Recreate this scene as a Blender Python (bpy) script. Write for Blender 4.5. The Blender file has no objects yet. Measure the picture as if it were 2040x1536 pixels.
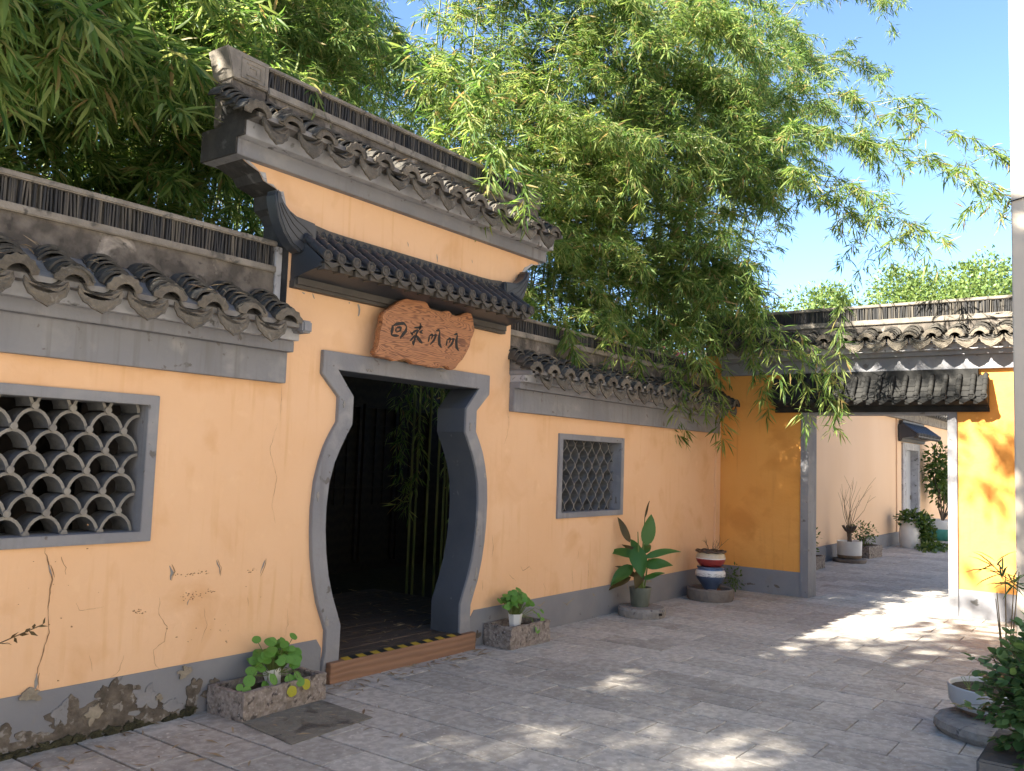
import bpy, bmesh, math, random
import numpy as np
from mathutils import Vector, Matrix
R_ = math.radians
random.seed(7)
SC = bpy.context.scene
COL = SC.collection

# ------------------------------------------------------------------ camera, sky, sun, exposure
cam_d = bpy.data.cameras.new('camera')
cam = bpy.data.objects.new('camera', cam_d)
COL.objects.link(cam)
SC.camera = cam
YAW, PITCH, ROLL = R_(36.5851), R_(4.7820), R_(1.9494)
CAM = Vector((0.0, -4.7485, 1.6))
Fv = Vector((math.cos(PITCH) * math.cos(YAW), math.cos(PITCH) * math.sin(YAW), math.sin(PITCH)))
Rv = Vector((math.sin(YAW), -math.cos(YAW), 0))
Uv = Rv.cross(Fv)
Rr = Rv * math.cos(ROLL) + Uv * math.sin(ROLL)
Ur = -Rv * math.sin(ROLL) + Uv * math.cos(ROLL)
cam.matrix_world = Matrix(((Rr.x, Ur.x, -Fv.x, CAM.x), (Rr.y, Ur.y, -Fv.y, CAM.y), (Rr.z, Ur.z, -Fv.z, CAM.z), (0, 0, 0, 1)))
cam_d.sensor_fit = 'HORIZONTAL'
cam_d.sensor_width = 36.0
cam_d.lens = 1746.9 / 2040 * 36.0
cam_d.clip_start = 0.05
cam_d.clip_end = 3000

SUN = Vector((-0.74, 0.274, 0.614)).normalized()      # towards the sun
w = bpy.data.worlds.new('World')
SC.world = w
w.use_nodes = True
nt = w.node_tree
sky = nt.nodes.new('ShaderNodeTexSky')
sky.sky_type = 'NISHITA'
sky.sun_disc = False
sky.sun_elevation = math.asin(SUN.z)
sky.sun_rotation = math.atan2(SUN.x, SUN.y)
sky.air_density = 0.8
sky.dust_density = 0.1
sky.ozone_density = 4.0
bg = nt.nodes['Background']
bg.inputs['Strength'].default_value = 0.05
nt.links.new(sky.outputs[0], bg.inputs[0])
sl = bpy.data.lights.new('sun', 'SUN')
sl.energy = 3.5
sl.angle = R_(0.53)
sl.color = (1.0, 0.93, 0.80)
so = bpy.data.objects.new('sun', sl)
COL.objects.link(so)
so.rotation_euler = SUN.to_track_quat('Z', 'Y').to_euler()
so.location = (0, 0, 20)
SC.view_settings.view_transform = 'Standard'
SC.view_settings.look = 'None'
SC.view_settings.exposure = 3.1
SC.view_settings.gamma = 1.0
SC.cycles.use_denoising = True
SC.cycles.max_bounces = 8
SC.cycles.diffuse_bounces = 5
SC.cycles.transmission_bounces = 6
SC.cycles.transparent_max_bounces = 4
SC.cycles.caustics_reflective = False
SC.cycles.caustics_refractive = False


# ------------------------------------------------------------------ materials
def M(name, c1, c2=None, scale=4.0, rough=0.8, bump=0.0, bscale=40.0, rand=0.0, stain=None, coords='World',
      detail=6.0, stretch=(1, 1, 1), spec=0.3, lo=0.35, hi=0.65, stain2=None, streak=None, und=0.0):
    m = bpy.data.materials.new(name)
    m.use_nodes = True
    nt = m.node_tree
    N, Lk = nt.nodes, nt.links
    b = N['Principled BSDF']
    b.inputs['Roughness'].default_value = rough
    b.inputs['Specular IOR Level'].default_value = spec
    if coords == 'World':
        src = N.new('ShaderNodeNewGeometry').outputs['Position']
    else:
        src = N.new('ShaderNodeTexCoord').outputs['Object']
        if rand:
            oi0 = N.new('ShaderNodeObjectInfo')
            ad = N.new('ShaderNodeVectorMath')
            ad.operation = 'ADD'
            sc_ = N.new('ShaderNodeVectorMath')
            sc_.operation = 'SCALE'
            Lk.new(oi0.outputs['Location'], sc_.inputs[0])
            sc_.inputs['Scale'].default_value = 3.7
            Lk.new(src, ad.inputs[0])
            Lk.new(sc_.outputs[0], ad.inputs[1])
            src = ad.outputs[0]
    mp = N.new('ShaderNodeMapping')
    mp.inputs['Scale'].default_value = stretch
    Lk.new(src, mp.inputs[0])
    src = mp.outputs[0]

    def noise(sc, det=detail, dist=0.0):
        n = N.new('ShaderNodeTexNoise')
        n.inputs['Scale'].default_value = sc
        n.inputs['Detail'].default_value = det
        n.inputs['Distortion'].default_value = dist
        Lk.new(src, n.inputs['Vector'])
        return n

    def mix(f, a, c):
        x = N.new('ShaderNodeMix')
        x.data_type = 'RGBA'
        Lk.new(f, x.inputs[0])
        for s, k in ((a, 6), (c, 7)):
            if isinstance(s, tuple):
                x.inputs[k].default_value = (*s, 1)
            else:
                Lk.new(s, x.inputs[k])
        return x.outputs[2]

    def rmp(f, a, c):
        r = N.new('ShaderNodeMapRange')
        r.inputs[1].default_value = a
        r.inputs[2].default_value = c
        r.clamp = True
        Lk.new(f, r.inputs[0])
        return r.outputs[0]
    col = c1
    if c2 is not None:
        col = mix(rmp(noise(scale).outputs[0], lo, hi), c1, c2)
    for st in (stain, stain2):
        if st:
            c3, ssc, a, c = st
            col = mix(rmp(noise(ssc, 8.0, 0.4).outputs[0], a, c), col, c3)
    if streak:
        keep = src
        m3 = N.new('ShaderNodeMapping')
        m3.inputs['Scale'].default_value = (1, 1, 0.06)
        Lk.new(src, m3.inputs[0])
        src = m3.outputs[0]
        f1 = rmp(noise(streak[1], 7.0, 0.3).outputs[0], streak[2], streak[3])
        src = keep
        f2 = rmp(noise(1.7, 4.0).outputs[0], 0.42, 0.62)
        ml = N.new('ShaderNodeMath')
        ml.operation = 'MULTIPLY'
        Lk.new(f1, ml.inputs[0])
        Lk.new(f2, ml.inputs[1])
        col = mix(ml.outputs[0], col, streak[0])
    if rand:
        oi = N.new('ShaderNodeObjectInfo')
        mr = N.new('ShaderNodeMapRange')
        mr.inputs[3].default_value = 1 - rand
        mr.inputs[4].default_value = 1 + rand
        Lk.new(oi.outputs['Random'], mr.inputs[0])
        mm = N.new('ShaderNodeVectorMath')
        mm.operation = 'SCALE'
        if isinstance(col, tuple):
            mm.inputs[0].default_value = col
        else:
            Lk.new(col, mm.inputs[0])
        Lk.new(mr.outputs[0], mm.inputs['Scale'])
        col = mm.outputs[0]
    if isinstance(col, tuple):
        b.inputs['Base Color'].default_value = (*col, 1)
    else:
        Lk.new(col, b.inputs['Base Color'])
    if bump:
        bn = noise(bscale, 8.0)
        bp = N.new('ShaderNodeBump')
        bp.inputs['Strength'].default_value = bump
        bp.inputs['Distance'].default_value = 0.02
        Lk.new(bn.outputs[0], bp.inputs['Height'])
        nrm = bp.outputs[0]
        if und:
            b2 = N.new('ShaderNodeBump')
            b2.inputs['Strength'].default_value = und
            b2.inputs['Distance'].default_value = 0.12
            Lk.new(noise(2.2, 3.0).outputs[0], b2.inputs['Height'])
            Lk.new(nrm, b2.inputs['Normal'])
            nrm = b2.outputs[0]
        Lk.new(nrm, b.inputs['Normal'])
    return m


def leaf_mat(name, cols, trans=0.4, rough=0.45, spec=0.35):
    m = bpy.data.materials.new(name)
    m.use_nodes = True
    N, Lk = m.node_tree.nodes, m.node_tree.links
    b = N['Principled BSDF']
    out = N['Material Output']
    g = N.new('ShaderNodeNewGeometry')
    cr = N.new('ShaderNodeValToRGB')
    els = cr.color_ramp.elements
    while len(els) < len(cols):
        els.new(0.5)
    for e, (p, c) in zip(els, cols):
        e.position = p
        e.color = (*c, 1)
    Lk.new(g.outputs['Random Per Island'], cr.inputs[0])
    Lk.new(cr.outputs[0], b.inputs['Base Color'])
    b.inputs['Roughness'].default_value = rough
    b.inputs['Specular IOR Level'].default_value = spec
    t = N.new('ShaderNodeBsdfTranslucent')
    hs = N.new('ShaderNodeHueSaturation')
    hs.inputs['Hue'].default_value = 0.485
    hs.inputs['Saturation'].default_value = 1.1
    hs.inputs['Value'].default_value = 1.75
    Lk.new(cr.outputs[0], hs.inputs['Color'])
    Lk.new(hs.outputs[0], t.inputs[0])
    mx = N.new('ShaderNodeMixShader')
    mx.inputs[0].default_value = trans
    Lk.new(b.outputs[0], mx.inputs[1])
    Lk.new(t.outputs[0], mx.inputs[2])
    Lk.new(mx.outputs[0], out.inputs[0])
    return m


def wood_mat(name, c1, c2, axis=0, scale=14.0, rough=0.55, coords='World', rand=0.0, dist=3.0):
    m = bpy.data.materials.new(name)
    m.use_nodes = True
    N, Lk = m.node_tree.nodes, m.node_tree.links
    b = N['Principled BSDF']
    b.inputs['Roughness'].default_value = rough
    src = N.new('ShaderNodeNewGeometry').outputs['Position'] if coords == 'World' else N.new('ShaderNodeTexCoord').outputs['Object']
    mp = N.new('ShaderNodeMapping')
    s = [1.0, 1.0, 1.0]
    s[axis] = 0.18
    mp.inputs['Scale'].default_value = s
    Lk.new(src, mp.inputs[0])
    wv = N.new('ShaderNodeTexWave')
    wv.bands_direction = 'Z'
    wv.inputs['Scale'].default_value = scale
    wv.inputs['Distortion'].default_value = dist * 2.2
    wv.inputs['Detail'].default_value = 3.0
    wv.inputs['Detail Scale'].default_value = 0.9
    Lk.new(mp.outputs[0], wv.inputs[0])
    n = N.new('ShaderNodeTexNoise')
    n.inputs['Scale'].default_value = 30
    n.inputs['Detail'].default_value = 6
    Lk.new(mp.outputs[0], n.inputs[0])
    ad = N.new('ShaderNodeMath')
    ad.operation = 'MULTIPLY_ADD'
    Lk.new(n.outputs[0], ad.inputs[0])
    ad.inputs[1].default_value = 0.7
    Lk.new(wv.outputs['Fac'], ad.inputs[2])
    mr = N.new('ShaderNodeMapRange')
    mr.inputs[1].default_value = 0.3
    mr.inputs[2].default_value = 1.2
    Lk.new(ad.outputs[0], mr.inputs[0])
    x = N.new('ShaderNodeMix')
    x.data_type = 'RGBA'
    Lk.new(mr.outputs[0], x.inputs[0])
    x.inputs[6].default_value = (*c1, 1)
    x.inputs[7].default_value = (*c2, 1)
    col = x.outputs[2]
    if rand:
        oi = N.new('ShaderNodeObjectInfo')
        m2 = N.new('ShaderNodeMapRange')
        m2.inputs[3].default_value = 1 - rand
        m2.inputs[4].default_value = 1 + rand
        Lk.new(oi.outputs['Random'], m2.inputs[0])
        mm = N.new('ShaderNodeVectorMath')
        mm.operation = 'SCALE'
        Lk.new(col, mm.inputs[0])
        Lk.new(m2.outputs[0], mm.inputs['Scale'])
        col = mm.outputs[0]
    Lk.new(col, b.inputs['Base Color'])
    bp = N.new('ShaderNodeBump')
    bp.inputs['Strength'].default_value = 0.25
    bp.inputs['Distance'].default_value = 0.01
    Lk.new(ad.outputs[0], bp.inputs['Height'])
    Lk.new(bp.outputs[0], b.inputs['Normal'])
    return m


MT = {}
MT['yellow'] = M('yellow_plaster', (0.715, 0.440, 0.248), (0.745, 0.475, 0.282), 1.1, 0.9, 0.16, 30, und=0.22,
                 stain=((0.66, 0.385, 0.20), 2.6, 0.55, 0.72), stain2=((0.77, 0.50, 0.29), 7.0, 0.62, 0.78), streak=((0.655, 0.385, 0.195), 20, 0.54, 0.74))
MT['orange'] = M('orange_plaster', (0.66, 0.295, 0.066), (0.70, 0.33, 0.085), 1.1, 0.9, 0.16, 30, und=0.22,
                 stain=((0.58, 0.25, 0.058), 3.0, 0.56, 0.74), streak=((0.59, 0.265, 0.066), 20, 0.54, 0.74))
MT['peach'] = M('peach_plaster', (0.76, 0.53, 0.35), (0.73, 0.50, 0.32), 1.0, 0.9, 0.08, 25, stretch=(1, 1, 0.5))
MT['trim'] = M('grey_trim_paint', (0.188, 0.190, 0.208), (0.232, 0.231, 0.243), 2.0, 0.8, 0.2, 35, und=0.2, streak=((0.165, 0.160, 0.165), 20, 0.52, 0.72), stain2=((0.13, 0.12, 0.115), 13, 0.66, 0.70),
               stain=((0.27, 0.265, 0.265), 5.0, 0.56, 0.72))
MT['slate'] = M('dark_slate_blue', (0.062, 0.070, 0.086), (0.080, 0.088, 0.104), 2.5, 0.7, 0.15, 30, stain=((0.14, 0.14, 0.15), 9, 0.66, 0.72))
MT['cove'] = M('pale_grey_lime', (0.42, 0.42, 0.44), (0.30, 0.30, 0.315), 6, 0.85, 0.35, 30,
               stain=((0.12, 0.115, 0.11), 14, 0.60, 0.68))
MT['plinth'] = M('grey_plinth_paint', (0.185, 0.187, 0.204), (0.215, 0.215, 0.226), 3.0, 0.8, 0.15, 30,
                 stain=((0.20, 0.19, 0.19), 5.0, 0.60, 0.70), stain2=((0.07, 0.068, 0.066), 7.0, 0.66, 0.72))
MT['stained'] = M('stained_lime', (0.074, 0.064, 0.055), (0.155, 0.134, 0.114), 9, 0.92, 0.4, 40, lo=0.4, hi=0.62,
                  stain=((0.34, 0.30, 0.26), 5.0, 0.62, 0.70), stain2=((0.055, 0.048, 0.042), 16, 0.60, 0.68))
MT['cap'] = M('ridge_cap_lime', (0.165, 0.146, 0.124), (0.255, 0.226, 0.190), 8, 0.92, 0.4, 40,
              stain=((0.10, 0.092, 0.08), 12, 0.58, 0.66))
MT['tile'] = M('old_grey_tile', (0.050, 0.046, 0.041), (0.090, 0.082, 0.070), 18, 0.85, 0.4, 60, rand=0.3, coords='Object')
MT['edge_tile'] = M('edge_tile_clay', (0.145, 0.124, 0.097), (0.095, 0.082, 0.066), 20, 0.88, 0.5, 70, rand=0.22, coords='Object',
                    stain=((0.19, 0.17, 0.14), 25, 0.62, 0.72))
MT['ridge_tile'] = M('ridge_tile_dark', (0.032, 0.032, 0.034), (0.12, 0.105, 0.085), 30, 0.85, 0.2, 60, stretch=(1, 1, 0.04), lo=0.48, hi=0.68)
MT['hood'] = M('dark_hood_coating', (0.030, 0.034, 0.042), (0.036, 0.040, 0.048), 8, 0.42, 0.05, 80, spec=0.5)
MT['hood_brown'] = M('dark_hood_underside', (0.075, 0.066, 0.058), (0.060, 0.054, 0.048), 8, 0.6, 0.05, 80)
MT['hood_shade'] = M('dull_shaded_tile', (0.020, 0.020, 0.020), (0.034, 0.033, 0.031), 6, 0.85, 0.2, 60, spec=0.15)  # dull tile, its colour taken darker to stand for shade on the hood
MT['mortar'] = M('mortar', (0.22, 0.21, 0.20), (0.14, 0.13, 0.125), 10, 0.9, 0.4, 40)
MT['lattice'] = M('lattice_tile', (0.11, 0.113, 0.12), (0.15, 0.15, 0.15), 14, 0.8, 0.3, 60, rand=0.15, coords='Object')
MT['lattice_edge'] = M('lattice_edge', (0.25, 0.232, 0.205), (0.18, 0.168, 0.152), 14, 0.85, 0.3, 60)
MT['slab'] = M('paving_stone', (0.345, 0.318, 0.284), (0.455, 0.422, 0.380), 16, 0.72, 0.22, 45, rand=0.17, coords='Object', detail=10, lo=0.42, hi=0.60,
               stain=((0.27, 0.246, 0.218), 2.2, 0.55, 0.72), stain2=((0.55, 0.512, 0.465), 34, 0.58, 0.70), spec=0.35)
MT['joint'] = M('paving_joint', (0.022, 0.019, 0.016), (0.040, 0.035, 0.029), 12, 0.95, 0.2, 50)
MT['soil'] = M('soil', (0.035, 0.028, 0.020), (0.06, 0.048, 0.034), 12, 0.95, 0.8, 50)
MT['granite'] = M('rough_granite', (0.18, 0.150, 0.130), (0.28, 0.24, 0.212), 30, 0.92, 1.0, 34, detail=10, lo=0.4, hi=0.6,
                  stain=((0.07, 0.060, 0.058), 22, 0.58, 0.66), stain2=((0.36, 0.32, 0.31), 60, 0.62, 0.70))
MT['millstone'] = M('millstone', (0.27, 0.25, 0.225), (0.20, 0.18, 0.165), 14, 0.9, 0.6, 40, stain=((0.10, 0.09, 0.085), 20, 0.6, 0.68))
MT['basin'] = M('stone_basin', (0.19, 0.165, 0.145), (0.15, 0.13, 0.115), 10, 0.9, 0.5, 40)
MT['deck'] = wood_mat('deck_wood', (0.105, 0.070, 0.048), (0.060, 0.042, 0.031), 0, 30, 0.7, rand=0.2)
MT['sill'] = wood_mat('sill_wood', (0.25, 0.135, 0.080), (0.20, 0.107, 0.064), 0, 7, 0.65)
MT['sign'] = wood_mat('sign_wood', (0.40, 0.180, 0.074), (0.21, 0.080, 0.032), 0, 6.5, 0.45, dist=6.5)
def sign_mat():
    m = bpy.data.materials.new('sign_wood')
    m.use_nodes = True
    N, Lk = m.node_tree.nodes, m.node_tree.links
    b = N['Principled BSDF']
    b.inputs['Roughness'].default_value = 0.45
    g = N.new('ShaderNodeNewGeometry')
    mp = N.new('ShaderNodeMapping')
    mp.inputs['Scale'].default_value = (0.30, 1.0, 1.6)
    Lk.new(g.outputs['Position'], mp.inputs[0])
    n = N.new('ShaderNodeTexNoise')
    n.inputs['Scale'].default_value = 5.5
    n.inputs['Detail'].default_value = 2.5
    n.inputs['Distortion'].default_value = 0.5
    Lk.new(mp.outputs[0], n.inputs[0])
    sp_ = N.new('ShaderNodeSeparateXYZ')
    Lk.new(g.outputs['Position'], sp_.inputs[0])
    a = N.new('ShaderNodeMath')
    a.operation = 'MULTIPLY_ADD'
    Lk.new(sp_.outputs['Z'], a.inputs[0])
    a.inputs[1].default_value = 0.9
    Lk.new(n.outputs[0], a.inputs[2])
    k = N.new('ShaderNodeMath')
    k.operation = 'MULTIPLY'
    Lk.new(a.outputs[0], k.inputs[0])
    k.inputs[1].default_value = 150
    sn = N.new('ShaderNodeMath')
    sn.operation = 'SINE'
    Lk.new(k.outputs[0], sn.inputs[0])
    n2 = N.new('ShaderNodeTexNoise')
    n2.inputs['Scale'].default_value = 26
    n2.inputs['Detail'].default_value = 5
    Lk.new(mp.outputs[0], n2.inputs[0])
    ad = N.new('ShaderNodeMath')
    ad.operation = 'MULTIPLY_ADD'
    Lk.new(n2.outputs[0], ad.inputs[0])
    ad.inputs[1].default_value = 2.6
    Lk.new(sn.outputs[0], ad.inputs[2])
    cr = N.new('ShaderNodeMapRange')
    cr.inputs[1].default_value = 1.1
    cr.inputs[2].default_value = 2.5
    Lk.new(ad.outputs[0], cr.inputs[0])
    x = N.new('ShaderNodeMix')
    x.data_type = 'RGBA'
    Lk.new(cr.outputs[0], x.inputs[0])
    x.inputs[6].default_value = (0.36, 0.150, 0.060, 1)
    x.inputs[7].default_value = (0.135, 0.046, 0.018, 1)
    Lk.new(x.outputs[2], b.inputs['Base Color'])
    bp = N.new('ShaderNodeBump')
    bp.inputs['Strength'].default_value = 0.3
    bp.inputs['Distance'].default_value = 0.004
    bp.invert = True
    Lk.new(cr.outputs[0], bp.inputs['Height'])
    Lk.new(bp.outputs[0], b.inputs['Normal'])
    return m


MT['sign'] = sign_mat()
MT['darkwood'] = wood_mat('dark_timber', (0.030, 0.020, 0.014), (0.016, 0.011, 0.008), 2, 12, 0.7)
MT['ink'] = M('carved_ink', (0.010, 0.009, 0.010), None, rough=0.35)
MT['hy'] = M('hazard_yellow', (0.62, 0.40, 0.04), (0.50, 0.32, 0.04), 20, 0.6)
MT['hk'] = M('hazard_black', (0.02, 0.02, 0.02), None, rough=0.6)
MT['white'] = M('white_glaze', (0.66, 0.66, 0.65), (0.60, 0.60, 0.59), 6, 0.35, spec=0.5)
MT['bowl'] = M('bowl_glaze', (0.42, 0.43, 0.44), (0.38, 0.39, 0.40), 6, 0.4, spec=0.5)
MT['tan'] = M('unglazed_clay', (0.22, 0.16, 0.11), (0.17, 0.125, 0.09), 12, 0.8, 0.2)
MT['greenpot'] = M('green_grey_glaze', (0.085, 0.095, 0.075), (0.15, 0.16, 0.13), 9, 0.5, 0.2, 30, stretch=(1, 1, 0.4))
MT['crack'] = M('crack_dark', (0.20, 0.115, 0.060), (0.32, 0.19, 0.10), 20, 0.95)
MT['peel'] = M('bare_render', (0.15, 0.125, 0.10), (0.070, 0.058, 0.046), 14, 0.95, 1.0, 30, stain=((0.24, 0.22, 0.20), 18, 0.58, 0.64))
MT['peel_light'] = M('bare_stone', (0.30, 0.26, 0.20), (0.20, 0.17, 0.13), 18, 0.95, 0.8, 30)
MT['peel_grey'] = M('peeled_grey_skim', (0.28, 0.265, 0.25), (0.21, 0.20, 0.19), 10, 0.9, 0.4, 30)
MT['skim'] = M('old_grey_skim', (0.235, 0.23, 0.235), (0.19, 0.188, 0.196), 8, 0.9, 0.4, 30, stain=((0.10, 0.09, 0.08), 12, 0.60, 0.66))
MT['moss'] = M('moss', (0.030, 0.028, 0.016), (0.060, 0.056, 0.030), 25, 0.95, 1.0, 60)
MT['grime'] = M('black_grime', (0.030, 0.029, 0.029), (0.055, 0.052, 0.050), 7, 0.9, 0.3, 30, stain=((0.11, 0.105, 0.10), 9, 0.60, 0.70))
MT['boxgrey'] = M('dark_grey_box', (0.075, 0.074, 0.075), (0.10, 0.098, 0.098), 6, 0.85, 0.3, 30)
MT['iron'] = M('cover_plate', (0.165, 0.152, 0.125), (0.20, 0.185, 0.155), 12, 0.75, 0.4, 60, stain=((0.08, 0.07, 0.06), 6, 0.55, 0.65))
MT['pier'] = M('pier_plaster', (0.52, 0.45, 0.37), (0.49, 0.425, 0.35), 2, 0.9, 0.08, 30)
MT['bouncewhite'] = M('bounce_cream', (0.82, 0.78, 0.72), (0.80, 0.76, 0.70), 2, 0.9, 0.08, 30)
MT['doorleaf'] = M('grey_door', (0.42, 0.44, 0.47), (0.38, 0.40, 0.43), 3, 0.6)
MT['teal'] = M('teal_glaze', (0.035, 0.19, 0.15), (0.05, 0.25, 0.20), 10, 0.3, spec=0.5)
MT['cream'] = M('cream_crackle', (0.56, 0.48, 0.35), (0.48, 0.40, 0.28), 30, 0.35, 0.1, 60, spec=0.5)
MT['red'] = M('red_glaze', (0.30, 0.040, 0.035), (0.24, 0.032, 0.03), 12, 0.28, spec=0.5)
MT['blue'] = M('blue_glaze', (0.06, 0.11, 0.22), (0.13, 0.20, 0.33), 14, 0.28, spec=0.5)
MT['navy'] = M('navy_glaze', (0.045, 0.065, 0.12), (0.07, 0.10, 0.17), 10, 0.28, spec=0.5)
MT['brownrim'] = M('brown_rim', (0.055, 0.035, 0.024), (0.09, 0.055, 0.035), 14, 0.35, spec=0.5)
MT['brick'] = M('brick_clay', (0.22, 0.09, 0.05), (0.15, 0.065, 0.04), 20, 0.9, 0.4)
MT['culm'] = M('bamboo_culm', (0.16, 0.17, 0.045), (0.085, 0.12, 0.035), 3, 0.45, 0.05, 30, spec=0.4)
MT['twig'] = M('twig', (0.16, 0.115, 0.06), (0.10, 0.075, 0.04), 8, 0.8)
MT['bark'] = M('bark', (0.09, 0.068, 0.05), (0.13, 0.10, 0.075), 14, 0.9, 0.8, 30)
MT['stalk'] = M('green_stalk', (0.09, 0.16, 0.035), (0.13, 0.17, 0.05), 8, 0.6)
MT['bamboo'] = leaf_mat('bamboo_leaf', [(0.0, (0.040, 0.095, 0.021)), (0.32, (0.098, 0.170, 0.040)), (0.66, (0.178, 0.245, 0.068)),
                                        (0.90, (0.25, 0.30, 0.098)), (0.985, (0.30, 0.22, 0.09))], 0.5, 0.5, 0.3)
MT['penny'] = leaf_mat('pennywort_leaf', [(0.0, (0.055, 0.16, 0.026)), (0.8, (0.11, 0.26, 0.045)), (1.0, (0.15, 0.30, 0.06))], 0.3)
MT['pennyy'] = leaf_mat('pennywort_old_leaf', [(0.0, (0.36, 0.34, 0.02)), (1.0, (0.42, 0.40, 0.04))], 0.3)
MT['canna'] = leaf_mat('canna_leaf', [(0.0, (0.038, 0.115, 0.026)), (1.0, (0.065, 0.165, 0.034))], 0.25, 0.4)
MT['cannab'] = leaf_mat('canna_old_leaf', [(0.0, (0.060, 0.070, 0.022)), (1.0, (0.09, 0.055, 0.022))], 0.25, 0.5)
MT['shrub'] = leaf_mat('shrub_leaf', [(0.0, (0.045, 0.098, 0.034)), (0.75, (0.080, 0.150, 0.050)), (1.0, (0.13, 0.21, 0.065))], 0.25, 0.5)
MT['ivy'] = leaf_mat('ivy_leaf', [(0.0, (0.040, 0.085, 0.018)), (1.0, (0.09, 0.14, 0.032))], 0.3)
MT['tree'] = leaf_mat('camphor_leaf', [(0.0, (0.085, 0.14, 0.035)), (0.6, (0.14, 0.20, 0.055)), (1.0, (0.20, 0.25, 0.08))], 0.35)
MT['petal'] = leaf_mat('petal', [(0.0, (0.55, 0.10, 0.14)), (1.0, (0.62, 0.18, 0.22))], 0.3)
MT['straw'] = leaf_mat('dry_leaf', [(0.0, (0.26, 0.19, 0.11)), (0.6, (0.34, 0.26, 0.16)), (1.0, (0.18, 0.11, 0.06))], 0.15, 0.7)
MT['roof'] = M('plain_roof', (0.06, 0.058, 0.055), (0.08, 0.076, 0.07), 10, 0.85, 0.3)
MT['far_soil'] = M('garden_ground', (0.10, 0.088, 0.066), (0.075, 0.072, 0.045), 2, 0.95, 0.4, 20)


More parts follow.
